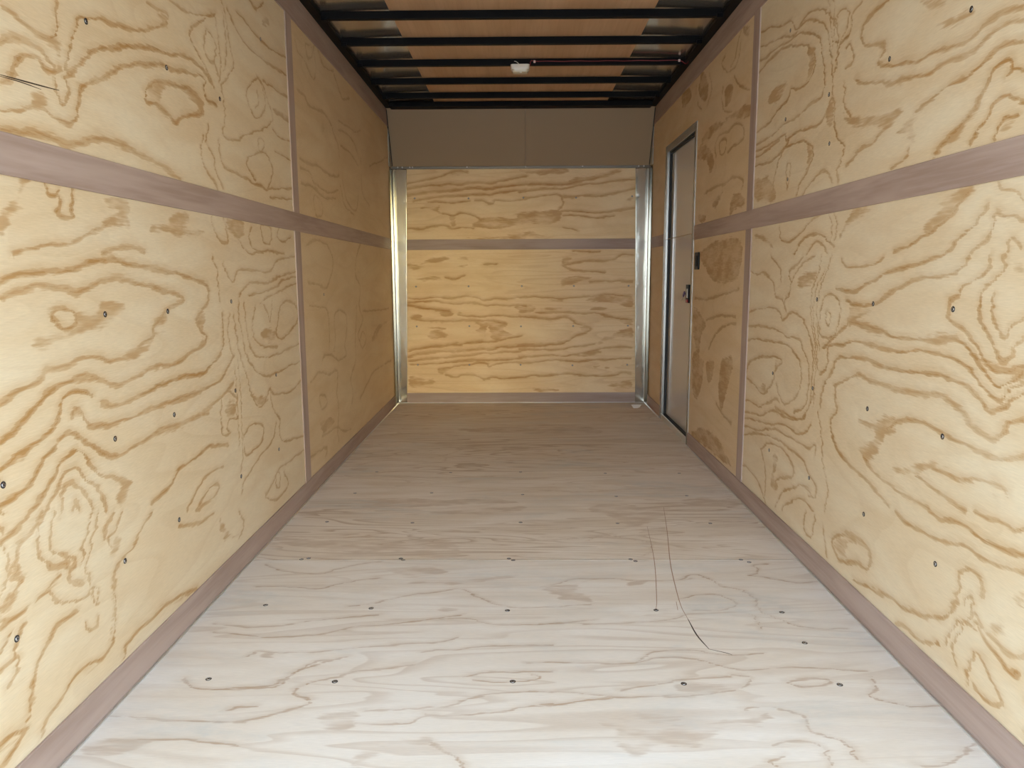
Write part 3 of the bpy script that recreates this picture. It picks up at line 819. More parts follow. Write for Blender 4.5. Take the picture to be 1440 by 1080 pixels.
m_sun_patch = simple('white sun patch', (0.92, 0.91, 0.87), 0.6).m  # near-white colour stands for sunlight on the floor
m_seal = simple('floor edge aluminium', (0.74, 0.73, 0.70), 0.3, 0.9).m
m_shell = simple('outer sheet', (0.6, 0.6, 0.6), 0.5).m
m_sill = simple('worn sill aluminium', (0.58, 0.56, 0.51), 0.3, 0.35).m
m_header = simple('dull header metal', (0.20, 0.175, 0.145), 0.45, 0.6).m
m_ground = None
def ground_mat():
    k = NT('concrete yard')
    n = k.noise(k.coord((1.2, 1.2, 1.2)), 1.0, 6, 0.6)
    c = k.mix(n, (0.34, 0.32, 0.29), (0.44, 0.42, 0.38))
    k.t.links.new(c, k.b.inputs['Base Color'])
    k.b.inputs['Roughness'].default_value = 0.9
    return k.m
m_ground = ground_mat()

# ---------------------------------------------------------------- veneer figure -> mesh attribute
def catmull(P, closed, n=4):
    P = np.asarray(P, float)
    if len(P) < 3: return np.vstack([P, P[:1]]) if closed else P
    if closed: Q = np.vstack([P[-1], P, P[0], P[1]])
    else: Q = np.vstack([2 * P[0] - P[1], P, 2 * P[-1] - P[-2]])
    out = []
    for i in range(1, len(Q) - 2):
        a, b, c, d = Q[i - 1], Q[i], Q[i + 1], Q[i + 2]
        for t in np.arange(n) / n:
            out.append(0.5 * (2 * b + (c - a) * t + (2 * a - 5 * b + 4 * c - d) * t * t + (3 * b - a - 3 * c + d) * t ** 3))
    out.append(Q[-2])
    return np.array(out)

def parse(txt):
    L = []
    for row in txt.strip().split('\n'):
        t = row.split()
        P = np.array([[float(a) for a in q.split(',')] for q in t[1:]])
        k = t[0]
        if k == 'P': L.append(('P', 1.0, catmull(P, True)))
        elif k[0] == 'O': L.append(('L', float(k[1:]), catmull(P, True)))
        else: L.append(('L', float(k), catmull(P, False)))
    return L

def vnoise(x, y, seed):
    rs = np.random.RandomState(seed)
    T = rs.rand(256, 256).astype(np.float32)
    xi, yi = np.floor(x).astype(int), np.floor(y).astype(int)
    fx, fy = (x - xi).astype(np.float32), (y - yi).astype(np.float32)
    fx = fx * fx * (3 - 2 * fx); fy = fy * fy * (3 - 2 * fy)
    a, b = T[xi % 256, yi % 256], T[(xi + 1) % 256, yi % 256]
    c, d = T[xi % 256, (yi + 1) % 256], T[(xi + 1) % 256, (yi + 1) % 256]
    return (a * (1 - fx) + b * fx) * (1 - fy) + (c * (1 - fx) + d * fx) * fy - 0.5

def figure(U, V, lines, seed=1, jag=1.0):
    """U along the grain, V across, in mm (flat float arrays) -> (n,3) float32"""
    wv = V + jag * (9 * vnoise(U / 70, V / 25, seed) + 5 * vnoise(U / 22, V / 9, seed + 1))
    wu = U + jag * (15 * vnoise(U / 60, V / 12, seed + 2) + 9 * vnoise(U / 25, V / 6, seed + 3))
    wu = wu.astype(np.float32); wv = wv.astype(np.float32)
    best = np.full(U.shape, 60.0, np.float32)
    side = np.ones(U.shape, np.float32)
    patch = np.full(U.shape, -40.0, np.float32)
    for kind, w, P in lines:
        m = 70 * w if kind == 'L' else 45
        lo, hi = P.min(0) - m, P.max(0) + m
        idx = np.nonzero((wu > lo[0]) & (wu < hi[0]) & (wv > lo[1]) & (wv < hi[1]))[0]
        if len(idx) == 0: continue
        x, y = wu[idx], wv[idx]
        dd = np.full(x.shape, 1e9, np.float32); sg = np.ones(x.shape, np.float32)
        inside = np.zeros(x.shape, bool)
        A, B = P[:-1], P[1:]
        if kind == 'P': A, B = P, np.roll(P, -1, 0)
        for (ax, ay), (bx, by) in zip(A, B):
            ex, ey = bx - ax, by - ay
            l2 = ex * ex + ey * ey
            if l2 < 1e-9: continue
            px, py = x - ax, y - ay
            t = np.clip((px * ex + py * ey) / l2, 0, 1)
            qx, qy = px - t * ex, py - t * ey
            q = qx * qx + qy * qy
            if kind == 'L':
                n = q < dd
                dd[n] = q[n]
                sg[n] = np.where(ex * py[n] - ey * px[n] > 0, 1.0, -1.0) * (1 if ex >= 0 else -1)
            else:
                dd = np.minimum(dd, q)
                if ey != 0:
                    c = ((ay > y) != (by > y)) & (x < ex * (y - ay) / ey + ax)
                    inside ^= c
        dd = np.sqrt(dd)
        if kind == 'L':
            dd = dd / w
            n = dd < best[idx]
            k = idx[n]
            best[k] = dd[n]; side[k] = sg[n]
        else:
            patch[idx] = np.maximum(patch[idx], np.where(inside, dd, -dd))
    return np.stack([best, side, np.clip(patch, -40, 40)], -1).astype(np.float32)

def sheet(name, us, vs, place, lines, mat, parent, seed, depth, hole=None, dimples=()):
    """a plywood sheet: fine front grid + skirt going 'depth' backwards; place(u, v, back)->xyz arrays"""
    nu, nv = len(us), len(vs)
    U, V = np.meshgrid(us, vs, indexing='ij')
    U, V = U.ravel(), V.ravel()
    fig = figure(U * 1000, V * 1000, lines, seed)
    sink = np.zeros(U.shape)
    rows = {}
    for a, c in dimples:      # the sheet is drawn in where it is screwed to the frame
        sink += 0.0014 * np.exp(-((U - a) ** 2 + (V - c) ** 2) / 0.045 ** 2)
        rows.setdefault(round(c * 3.2), []).append(c)
    for r in rows.values():
        if len(r) > 1: sink += 0.0011 * np.exp(-(V - np.mean(r)) ** 2 / 0.032 ** 2)
    co = place(U, V, sink)
    i = np.arange(nu * nv).reshape(nu, nv)
    quads = np.stack([i[:-1, :-1], i[1:, :-1], i[1:, 1:], i[:-1, 1:]], -1).reshape(-1, 4)
    if hole is not None:
        cu, cv = U[quads].mean(1), V[quads].mean(1)
        quads = quads[~((cu > hole[0]) & (cu < hole[1]) & (cv > hole[2]) & (cv < hole[3]))]
    rim = np.concatenate([i[:, 0], i[-1, 1:], i[::-1, -1][1:], i[0, ::-1][1:-1]])
    back = place(U[rim], V[rim], depth)
    nb = nu * nv
    k = np.arange(len(rim)); k2 = (k + 1) % len(rim)
    sk = np.stack([rim[k], rim[k2], nb + k2, nb + k], -1)
    quads = np.vstack([quads, sk])
    co = np.vstack([co, back])
    fig = np.vstack([fig, fig[rim]])
    me = bpy.data.meshes.new(name)
    me.vertices.add(len(co)); me.vertices.foreach_set('co', co.astype(np.float32).ravel())
    me.loops.add(quads.size); me.loops.foreach_set('vertex_index', quads.ravel().astype(np.int32))
    me.polygons.add(len(quads))
    me.polygons.foreach_set('loop_start', np.arange(0, quads.size, 4, dtype=np.int32))
    me.update(calc_edges=True)
    at = me.attributes.new('fig', 'FLOAT_VECTOR', 'POINT')
    at.data.foreach_set('vector', fig.ravel())
    me.validate()
    return link_mesh(name, me, mat, parent)

def rng(*pairs):
    """axis samples: (start, stop, step) spans joined"""
    out = []
    for a, b, s in pairs:
        n = max(1, int(round((b - a) / s)))
        out.append(np.linspace(a, b, n + 1)[:-1])
    out.append(np.array([pairs[-1][1]]))
    return np.concatenate(out)

def carry_on(L, axis, at):
    """repeat the figure, turned over, on the part of the sheet nearer the open end"""
    out = list(L)
    for k, w, P in L:
        if P[:, axis].min() < 2 * at + 200:
            Q = P.copy(); Q[:, axis] = 2 * at - Q[:, axis]
            ok = Q[:, axis] < at - 60
            if k == 'P':
                if ok.all(): out.append((k, w, Q))
                continue
            run = []
            for p, g in zip(Q, ok):
                if g: run.append(p)
                if (not g or p is Q[-1]) and len(run) > 2: out.append((k, w, np.array(run)))
                if not g: run = []
            if len(run) > 2: out.append((k, w, np.array(run)))
    return out
FL, FR = carry_on(parse(FIG_LEFT), 0, 1440), carry_on(parse(FIG_RIGHT), 0, 1470)
FB, FF = parse(FIG_BACK), carry_on(parse(FIG_FLOOR), 1, 1440)

# ---------------------------------------------------------------- outside: the yard
ground = box('ground', (-40, -40, -0.75), (40, 40, -0.62), m_ground)
tag(ground, 'pale concrete yard outside the trailer', kind='structure')

# ---------------------------------------------------------------- floor
floor = box('floor', (-0.06, Y0, -0.12), (W + 0.06, D + 0.06, -0.018), m_shell)
tag(floor, 'whitish worn plywood trailer floor', kind='structure')
cuts = [Y0, 1.395, 2.622, 3.843, 5.065, D]
for k in range(5):
    a, b = cuts[k] + 0.0008, cuts[k + 1] - 0.0008
    us = rng((0.0, W, 0.007 if b < 4 else 0.012))
    vs = rng((a, b, 0.004 if 1.3 < a < 2 else 0.006)) if k else rng((a, b, 0.009))
    sheet('floor_sheet', us, vs, lambda u, v, d: np.stack([u, v, 0 * u - d], -1), FF, m_floor_near if k <= 1 else m_floor, floor, 11 + 5 * k, 0.018)

def screw(parent, p, nrm, r=0.0048):
    """countersunk screw head with a cross recess, seated a hair proud of the sheet"""
    q = Vector(nrm).to_track_quat('Z', 'Y').to_matrix().to_4x4()
    ang = random.random() * 3
    M = Matrix.Translation(Vector(p)) @ q @ Matrix.Rotation(ang, 4, 'Z')
    bm = bmesh.new()
    add_lathe(bm, [(r * 1.5, -0.0006), (r * 1.5, 0.0003), (r * 1.02, 0.0004)], M, 14)
    o = obj('screw', bm, m_screwdark, parent)
    bm = bmesh.new()
    add_lathe(bm, [(r, 0.0), (r, 0.0007), (r * 0.8, 0.0012), (r * 0.35, 0.0013)], M, 14)
    obj('screw_head', bm, m_screw, o, True)
    bm = bmesh.new()
    for w, h in ((r * 0.55, r * 0.16), (r * 0.16, r * 0.55)):
        vs = [bm.verts.new(M @ Vector((sx * w, sy * h, z))) for z in (0.0011, 0.0015) for sx, sy in ((-1, -1), (1, -1), (1, 1), (-1, 1))]
        for f in ((0, 1, 2, 3), (4, 5, 6, 7), (0, 1, 5, 4), (1, 2, 6, 5), (2, 3, 7, 6), (3, 0, 4, 7)):
            bm.faces.new([vs[i] for i in f])
    obj('cross_recess', bm, m_screwdark, o)
    return o
random.seed(4)

def mark(name, pts, width, place, mat, parent):
    """thin scratch: a ribbon a third of a millimetre thick lying on the sheet"""
    P = catmull(np.array(pts) * 1000, False, 5) / 1000
    bm = bmesh.new()
    rows = []
    for i, p in enumerate(P):
        t = P[min(i + 1, len(P) - 1)] - P[max(i - 1, 0)]
        t = t / (np.linalg.norm(t) + 1e-9)
        n = np.array([-t[1], t[0]])
        w = width * (0.35 + 0.65 * math.sin(math.pi * min(1, max(0.03, i / (len(P) - 1))))) * 0.5
        rows.append([bm.verts.new(place(*(p + s * w * n), h)) for s in (-1, 1) for h in (-0.0002, 0.0004)])
    for A, B in zip(rows, rows[1:]):
        for i, j in ((0, 1), (1, 3), (3, 2), (2, 0)):
            bm.faces.new((A[i], A[j], B[j], B[i]))
    bm.faces.new(rows[0][:2] + rows[0][:1:-1]); bm.faces.new(rows[-1][:2] + rows[-1][:1:-1])
    return obj(name, bm, mat, parent)

for x, y in SCREWS_FLOOR: screw(floor, (x, y, 0.0), (0, 0, 1), 0.0052)
on_floor = lambda u, v, h: (u, v, h)
F1 = MARK_F1
mark('scratch', F1[:6], 0.0032, on_floor, m_mark_brown, floor)
tag(mark('scratch', F1[5:8], 0.0042, on_floor, m_mark, floor), 'dark curved scratch')
mark('scratch', F1[7:], 0.0022, on_floor, m_mark, floor)
mark('scratch', MARK_F2, 0.0026, on_floor, m_mark_brown, floor)
mark('scratch', MARK_F3, 0.004, on_floor, m_mark_brown, floor)

# ---------------------------------------------------------------- left wall
wall_l = box('wall_left', (-0.06, Y0, -0.1), (-0.006, D + 0.06, 2.36), m_shell)
tag(wall_l, 'plywood lined left wall of the trailer', kind='structure')
pl_left = lambda u, v, d: np.stack([0 * u - d, u, v], -1)
for n, (ua, ub, su) in enumerate(((Y0, 0.95, 0.014), (0.95, JOINT, 0.008), (JOINT, D, 0.012))):
    for q, (va, vb) in enumerate(((0.0, 1.28), (1.28, H))):
        us = rng((ua + 0.001, 1.36, 0.012), (1.36, ub - 0.001, su)) if n == 1 else rng((ua + 0.001, ub - 0.001, su))
        vs = rng((va + 0.001, vb - 0.001, (0.008, 0.0042, 0.007)[n]))
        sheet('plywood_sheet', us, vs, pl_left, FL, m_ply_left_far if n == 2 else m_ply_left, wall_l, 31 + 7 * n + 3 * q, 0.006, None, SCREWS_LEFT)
for y, z in SCREWS_LEFT: screw(wall_l, (-0.0016, y, z), (1, 0, 0))
on_left = lambda u, v, h: (h, u, v)
mark('scratch', MARK_L1, 0.0028, on_left, m_mark, wall_l)
mark('scratch', MARK_L2, 0.0020, on_left, m_mark, wall_l)

# ---------------------------------------------------------------- right wall with the doorway
DY0, DY1, DZ = 4.468, 5.335, 1.893
X = W
wall_r = boxes('wall_right', [((X + 0.006, Y0, -0.1), (X + 0.06, DY0, 2.36)), ((X + 0.006, DY1, -0.1), (X + 0.06, D + 0.06, 2.36)),
                              ((X + 0.006, DY0, DZ), (X + 0.06, DY1, 2.36)), ((X + 0.006, DY0, -0.1), (X + 0.06, DY1, 0.0))], m_shell)
tag(wall_r, 'plywood lined right wall of the trailer with a side door', kind='structure')
pl_right = lambda u, v, d: np.stack([X + 0 * u + d, u, v], -1)
for n, (ua, ub, su) in enumerate(((Y0, 0.95, 0.014), (0.95, JOINT, 0.008), (JOINT, D, 0.012))):
    for q, (va, vb) in enumerate(((0.0, 1.28), (1.28, H))):
        if n == 1: us = rng((ua + 0.001, 1.36, 0.012), (1.36, ub - 0.001, su))
        elif n == 2: us = rng((ua + 0.001, DY0, su), (DY0, DY1, 0.05), (DY1, ub - 0.001, su))
        else: us = rng((ua + 0.001, ub - 0.001, su))
        st = (0.008, 0.0042, 0.007)[n]
        vs = rng((va + 0.001, DZ, st), (DZ, vb - 0.001, st)) if (n, q) == (2, 1) else rng((va + 0.001, vb - 0.001, st))
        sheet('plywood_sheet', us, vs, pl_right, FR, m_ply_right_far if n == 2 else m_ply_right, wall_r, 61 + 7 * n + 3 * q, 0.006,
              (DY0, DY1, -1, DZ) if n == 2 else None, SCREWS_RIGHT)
for y, z in SCREWS_RIGHT: screw(wall_r, (X + 0.0016, y, z), (-1, 0, 0))

# ---------------------------------------------------------------- back wall
wall_b = box('wall_back', (-0.06, D + 0.006, -0.1), (W + 0.06, D + 0.06, 2.36), m_shell)
tag(wall_b, 'plywood front wall at the far end of the trailer', kind='structure')
pl_back = lambda u, v, d: np.stack([u, D + 0 * u + d, v], -1)
for q, (va, vb) in enumerate(((0.0, 1.28), (1.28, 1.90))):
    sheet('plywood_sheet', rng((0.001, W - 0.001, 0.008)), rng((va + 0.001, vb, 0.005)), pl_back, FB, m_ply_back, wall_b, 91 + 3 * q, 0.006)
for x, z in SCREWS_BACK: screw(wall_b, (x, D, z), (0, -1, 0), 0.0046)

# slanted beige sheet above the header rail
bm = bmesh.new()
TOPY, TOPZ, BOTZ = 5.808, 2.283, 1.884
for x0, x1 in ((0.004, 1.0525), (1.0535, W - 0.004)):
    v = [bm.verts.new(p) for p in ((x0, TOPY, TOPZ), (x1, TOPY, TOPZ), (x1, D - 0.006, BOTZ), (x0, D - 0.006, BOTZ),
                                   (x0, TOPY + 0.012, TOPZ + 0.006), (x1, TOPY + 0.012, TOPZ + 0.006), (x1, D + 0.004, BOTZ + 0.006), (x0, D + 0.004, BOTZ + 0.006))]
    for f in ((0, 1, 2, 3), (4, 5, 6, 7), (0, 1, 5, 4), (1, 2, 6, 5), (2, 3, 7, 6), (3, 0, 4, 7)):
        bm.faces.new([v[i] for i in f])
o = obj('slanted_sheet', bm, m_panelgrey, wall_b)
tag(o, 'beige sheet slanting above the plywood')
bm = bmesh.new()
for x in (0.006, W - 0.006):
    add_tube(bm, [(x, TOPY - 0.003, TOPZ - 0.01), (x, D - 0.010, BOTZ + 0.004)], 0.005, 8)
tag(obj('edge_gasket', bm, m_rubber, wall_b), 'black edge strip')

header = box('trim_11', (0.0, D - 0.008, 1.864), (W, D + 0.002, 1.884), m_header, None, 0.002)
tag(header, 'thin aluminium header rail between plywood and slanted sheet', kind='structure')
for x in (0.05, 0.085, 0.145, 0.165, 0.594, 1.054, 1.50, W - 0.05, W - 0.09):
    bm = bmesh.new()
    add_lathe(bm, [(0.006, 0), (0.006, 0.002), (0.003, 0.004)], Matrix.Translation((x, D - 0.008, 1.878)) @ Vector((0, -1, 0)).to_track_quat('Z', 'Y').to_matrix().to_4x4(), 10)
    obj('bolt', bm, m_screw, header, True)

# ---------------------------------------------------------------- wooden strips over the joints
T = 0.005
def strip(n, lo, hi, mat, label):
    o = box('trim_%d' % n, lo, hi, mat, None, 0.001, 1)
    return tag(o, label, kind='structure')
def base(name, lo, hi, mat, label):
    o = box(name, lo, hi, mat, None, 0.001, 1)
    return tag(o, label, kind='structure')
base('baseboard_left', (0, Y0, 0.0), (0.007, 5.87, 0.085), m_strip_side, 'mauve brown wooden baseboard along the left wall')
base('baseboard_right', (X - 0.007, Y0, 0.0), (X, 4.452, 0.085), m_strip_side, 'mauve brown wooden baseboard along the right wall, near side of the door')
base('baseboard_right', (X - 0.007, 5.366, 0.0), (X, 5.87, 0.085), m_strip_side, 'short baseboard piece between the door and the back corner')
base('baseboard_back', (0.02, D - 0.007, 0.0), (W - 0.02, D, 0.083), m_strip_back, 'mauve brown wooden baseboard along the back wall')
strip(1, (0, Y0, Z0), (T, 5.87, Z1), m_strip_side, 'level wooden strip at mid height of the left wall')
strip(2, (X - T, Y0, Z0), (X, 4.452, Z1), m_strip_side, 'level wooden strip at mid height of the right wall, near side of the door')
strip(3, (X - T, 5.366, Z0), (X, 5.87, Z1), m_strip_side, 'short piece of the level strip between door and back corner')
strip(4, (0.03, D - T, Z0), (W - 0.03, D, Z1), m_strip_back, 'level wooden strip at mid height of the back wall')
strip(5, (0, Y0, 2.158), (T, 5.9, H), m_strip_side, 'wooden strip along the top of the left wall')
strip(6, (X - T, Y0, 2.158), (X, 5.9, H), m_strip_side, 'wooden strip along the top of the right wall')
HW = 0.041
for n, (side, wx0, wx1) in enumerate((('left', 0.0, T), ('right', X - T, X))):
    for q, yj in enumerate((JOINT, 0.955)):
        o = boxes('trim_%d' % (7 + n * 2 + q), [((wx0, yj - HW, 0.085), (wx1, yj + HW, Z0)), ((wx0, yj - HW, Z1), (wx1, yj + HW, 2.158))], m_strip_up)
        tag(o, 'upright wooden strip over the plywood joint of the %s wall%s' % (side, '' if q == 0 else ', nearest the open end'), kind='structure')

# thin aluminium edging where floor meets walls
def edging(n, a, b, inward, label):
    bm = bmesh.new()
    add_box(bm, a, b, 0.0008, 1)
    return tag(obj('trim_%d' % n, bm, m_seal), label, kind='structure')
edging(12, (0.007, Y0, 0.0), (0.013, D - 0.01, 0.006), 1, 'thin aluminium edging along the floor at the left wall')
edging(13, (X - 0.013, Y0, 0.0), (X - 0.007, DY0, 0.006), 1, 'thin aluminium edging along the floor at the right wall')
edging(14, (X - 0.013, 5.37, 0.0), (X - 0.007, D - 0.01, 0.006), 1, 'thin aluminium edging from the door to the back corner')
edging(15, (0.01, D - 0.012, 0.0), (W - 0.01, D - 0.007, 0.005), 1, 'thin aluminium edging along the floor at the back wall')

# ---------------------------------------------------------------- aluminium corner trims
def corner_trim(side, rivets, xin0, slope, label):
    sgn = 1 if side == 'left' else -1
    ox = 0.0 if side == 'left' else W
    zs = np.linspace(0.004, 1.866, 260)
    prof = []      # (across, out-from-corner): side flange then back flange
    for t in np.linspace(0.15, 0.012, 14): prof.append((0.0075, t))
    for a in np.linspace(0, math.pi / 2, 6): prof.append((0.0125 - 0.005 * math.cos(a), 0.0145 - 0.005 * math.sin(a)))
    nside = len(prof)
    back = np.linspace(0.15, 1.0, 22)
    bm = bmesh.new()
    rows = []
    for z in zs:
        xin = xin0 + slope * z
        row = []
        pts = list(prof) + [(0.0125 + (xin - 0.0125) * f, 0.0095) for f in back]
        for i, (a, t) in enumerate(pts):
            dx, dy = a, t
            dent = 0.0
            for rz in rivets:
                if i >= nside:
                    dd = (z - rz) ** 2 / 0.022 ** 2 + (xin - 0.010 - a) ** 2 / 0.020 ** 2
                    if dd < 9: dent += 0.0007 * math.exp(-dd * 1.6)
            wav = 0.0003 * math.sin(z * 9 + 1.3 * i * 0.1) + 0.0001 * math.sin(z * 23 + i * 0.3)
            if i >= nside: dy = t - dent + wav
            else: dx = a + 0.6 * wav
            row.append(bm.verts.new((ox + sgn * dx, D - dy, z)))
        rows.append(row)
    for A, B in zip(rows, rows[1:]):
        for i in range(len(A) - 1):
            bm.faces.new((A[i], A[i + 1], B[i + 1], B[i]))
    root = empty('corner_trim', (ox + sgn * 0.02, D - 0.02, 0.0))
    tag(root, label, 'corner trim')
    o = obj('trim_angle', bm, m_alu, root, True)
    md = o.modifiers.new('thickness', 'SOLIDIFY'); md.thickness = 0.0012; md.offset = 0.0
    for rz in rivets:
        bm = bmesh.new()
        x = ox + sgn * (xin0 + slope * rz - 0.010)
        add_lathe(bm, [(0.0036, -0.001), (0.0036, 0.0006), (0.002, 0.0011)], Matrix.Translation((x, D - 0.0072, rz)) @ Vector((0, -1, 0)).to_track_quat('Z', 'Y').to_matrix().to_4x4(), 10)
        obj('rivet', bm, m_header, root, True)
    for rz in rivets:
        bm = bmesh.new()
        add_lathe(bm, [(0.0045, -0.001), (0.0045, 0.0012), (0.002, 0.0022)], Matrix.Translation((ox + sgn * 0.008, D - 0.137, rz - 0.03)) @ Vector((sgn, 0, 0)).to_track_quat('Z', 'Y').to_matrix().to_4x4(), 10)
        obj('rivet', bm, m_header, root, True)
    # plain gusset carrying the side flange up to the slanted sheet
    bm = bmesh.new()
    P = [(D - 0.15, 1.87), (D - 0.012, 1.884), (D - 0.15 - 0.004, 2.18)]
    va = [bm.verts.new((ox + sgn * 0.002, y, z)) for y, z in P]
    vb = [bm.verts.new((ox + sgn * 0.0075, y, z)) for y, z in P]
    bm.faces.new(va); bm.faces.new(vb[::-1])
    for i in range(3): bm.faces.new((va[i], va[(i + 1) % 3], vb[(i + 1) % 3], vb[i]))
    obj('gusset', bm, m_alu_frame, root)
    return root
corner_trim('left', (1.614, 1.332, 1.187, 0.933, 0.612, 0.322, 0.110), 0.078, 0.0225,
            'shiny aluminium corner trim in the left back corner, catching a yellow glint')
corner_trim('right', (1.648, 1.328, 1.184, 0.970, 0.616, 0.309, 0.092), 0.082, 0.0175,
            'shiny aluminium corner trim in the right back corner beside the door')

# sunlight patch modelled as a tilted white sheet below the right corner trim
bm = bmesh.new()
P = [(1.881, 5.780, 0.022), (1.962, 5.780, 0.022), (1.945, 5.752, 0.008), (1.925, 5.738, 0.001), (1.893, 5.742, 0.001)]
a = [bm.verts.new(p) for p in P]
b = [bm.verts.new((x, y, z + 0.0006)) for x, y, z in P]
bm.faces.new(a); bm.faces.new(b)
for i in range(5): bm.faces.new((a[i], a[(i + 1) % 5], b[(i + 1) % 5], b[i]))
tag(obj('sun_patch', bm, m_sun_patch), 'small patch of sunlight modelled as a thin white sheet on the floor below the right corner trim', 'light patch')

# ---------------------------------------------------------------- ceiling
NX = 40
xs = np.linspace(-0.03, W + 0.03, NX + 1)
def skin_z(x):
    e = min(x, W - x)
    t = max(0.0, 1 - max(0.0, e) / 0.42)
    return 2.3115 - 0.0085 * t * t
bm = bmesh.new()
lo, hi = [], []
for y in (Y0, D + 0.05):
    lo.append([bm.verts.new((x, y, skin_z(x))) for x in xs])
    hi.append([bm.verts.new((x, y, 2.36)) for x in xs])
for A, B, C_, D_ in ((lo[0], lo[1], hi[0], hi[1]),):
    for i in range(NX):
        bm.faces.new((A[i], A[i + 1], B[i + 1], B[i]))
        bm.faces.new((C_[i], C_[i + 1], D_[i + 1], D_[i]))
        bm.faces.new((A[i], A[i + 1], C_[i + 1], C_[i]))
        bm.faces.new((B[i], B[i + 1], D_[i + 1], D_[i]))
    bm.faces.new((A[0], B[0], D_[0], C_[0])); bm.faces.new((A[-1], B[-1], D_[-1], C_[-1]))
ceil = obj('ceiling', bm, m_roof)
tag(ceil, 'shiny bare metal roof skin seen between the roof bows', kind='structure')
o = box('ceiling_panel', (0.378, Y0, 2.3055), (1.655, 5.74, 2.3090), m_luan, ceil)
tag(o, 'tan plywood panel down the middle of the roof')

for sgn, x0, n, lab in ((1, 0.0, 16, 'left'), (-1, W, 17, 'right')):
    a, b = x0, x0 + sgn * 0.048
    o = box('trim_%d' % n, (min(a, b), Y0, 2.2815), (max(a, b), 5.85, 2.3005), m_black, None, 0.002, 1)
    tag(o, 'black steel roof rail along the top of the %s wall' % lab, kind='structure')

ORD = ['the first and nearest of the bows seen', 'second from the viewer', 'third from the viewer, carrying the dome light', 'fourth from the viewer, just past the dome light',
       'fifth from the viewer', ]
def roof_bow(y, label):
    bm = bmesh.new()
    # hat-shaped roof bow: box web with a narrow top flange
    add_box(bm, (0.045, y, 2.268), (W - 0.045, y + 0.032, 2.3045), 0.003, 2)
    root = empty('roof_bow', (W / 2, y + 0.016, 2.268))
    tag(root, label, 'roof bow', 'black roof bows')
    obj('bow_tube', bm, m_black, root)
    for s in (0.046, W - 0.046 - 0.03):
        box('end_plate', (s, y - 0.006, 2.262), (s + 0.03, y + 0.038, 2.2815), m_black, root, 0.002, 1)
    return root
bows = [3.801, 4.213, 4.624, 5.042, 5.432]
for y, l in zip(bows, ORD): roof_bow(y, 'black steel roof bow across the ceiling, ' + l)
o = box('trim_18', (0.045, 5.70, 2.268), (W - 0.045, 5.80, 2.3025), m_black, None, 0.003)
tag(o, 'wide black steel end beam where ceiling meets the slanted sheet', kind='structure')
k = 0
y = 3.390
while y > Y0 + 0.05:
    roof_bow(y, 'black steel roof bow above the frame on the viewer side of the first visible bow')
    y -= 0.411
o = box('trim_19', (-0.06, Y0 - 0.06, 2.09), (W + 0.06, Y0, 2.38), m_black, None, 0.004)
tag(o, 'black steel header over the open rear end', kind='structure')

# ---------------------------------------------------------------- dome light and its wiring
def rounded_slab(bm, cx, cy, hx, hy, r, z0, z1, inset=0.0, n=5):
    rings = []
    for z, k in ((z0, inset), (z0 + (z1 - z0) * 0.35, inset * 0.25), (z1, 0.0)):
        ring = []
        for (sx, sy, a0) in ((1, 1, 0), (-1, 1, 90), (-1, -1, 180), (1, -1, 270)):
            for i in range(n + 1):
                a = math.radians(a0 + 90 * i / n)
                ring.append(bm.verts.new((cx + sx * (hx - r - k) + r * math.cos(a), cy + sy * (hy - r - k) + r * math.sin(a), z)))
        rings.append(ring)
    for A, B in zip(rings, rings[1:]):
        for i in range(len(A)):
            bm.faces.new((A[i], A[(i + 1) % len(A)], B[(i + 1) % len(A)], B[i]))
    bm.faces.new(rings[0]); bm.faces.new(rings[-1])
LX, LY = 1.010, 4.637
dome = empty('dome_light', (LX, LY, 2.268))
tag(dome, 'small white dome light under the third roof bow', 'ceiling light')
bm = bmesh.new(); rounded_slab(bm, LX, LY, 0.056, 0.040, 0.018, 2.243, 2.2678, 0.003); obj('light_base', bm, m_white, dome)
bm = bmesh.new(); rounded_slab(bm, LX, LY, 0.049, 0.034, 0.016, 2.226, 2.243, 0.008); tag(obj('lens', bm, m_lens, dome), 'frosted yellowish lens')
bm = bmesh.new(); add_lathe(bm, [(0.006, -0.004), (0.0075, 0.0), (0.0075, 0.004)], Matrix.Translation((LX + 0.004, LY - 0.020, 2.2275)), 12)
obj('lamp_button', bm, m_white, dome, True)

bm = bmesh.new()
yw = 4.624 - 0.0035
pts = [(LX + 0.058, LY - 0.012, 2.262), (LX + 0.060, yw, 2.282), (LX + 0.066, yw, 2.292), (LX + 0.085, yw, 2.288)]
pts += [(1.12 + 0.05 * i, yw, 2.287 + 0.0015 * math.sin(i * 1.7)) for i in range(17)]
pts += [(1.945, yw, 2.286), (1.957, yw - 0.004, 2.283), (1.966, yw - 0.012, 2.276), (1.974, yw - 0.02, 2.266), (1.984, yw - 0.02, 2.262), (1.995, yw - 0.012, 2.268), (2.000, yw - 0.006, 2.280)]
add_tube(bm, pts, 0.0022, 8)
wire = obj('wire', bm, m_redwire, None, True)
tag(wire, 'dark red wire running along the third roof bow to the right wall', 'wire')
for x in (1.095, 1.948):
    box('clip', (x - 0.006, yw - 0.005, 2.279), (x + 0.006, yw + 0.004, 2.293), m_clip, wire, 0.002, 2)
bm = bmesh.new()
add_tube(bm, [(0.975, yw, 2.289), (0.985, yw - 0.002, 2.287), (0.993, yw - 0.001, 2.282), (1.000, yw + 0.000, 2.276), (1.004, yw + 0.0, 2.268)], 0.002, 8)
tag(obj('wire', bm, m_white, None, True), 'short pale wire entering the top of the dome light', 'wire')

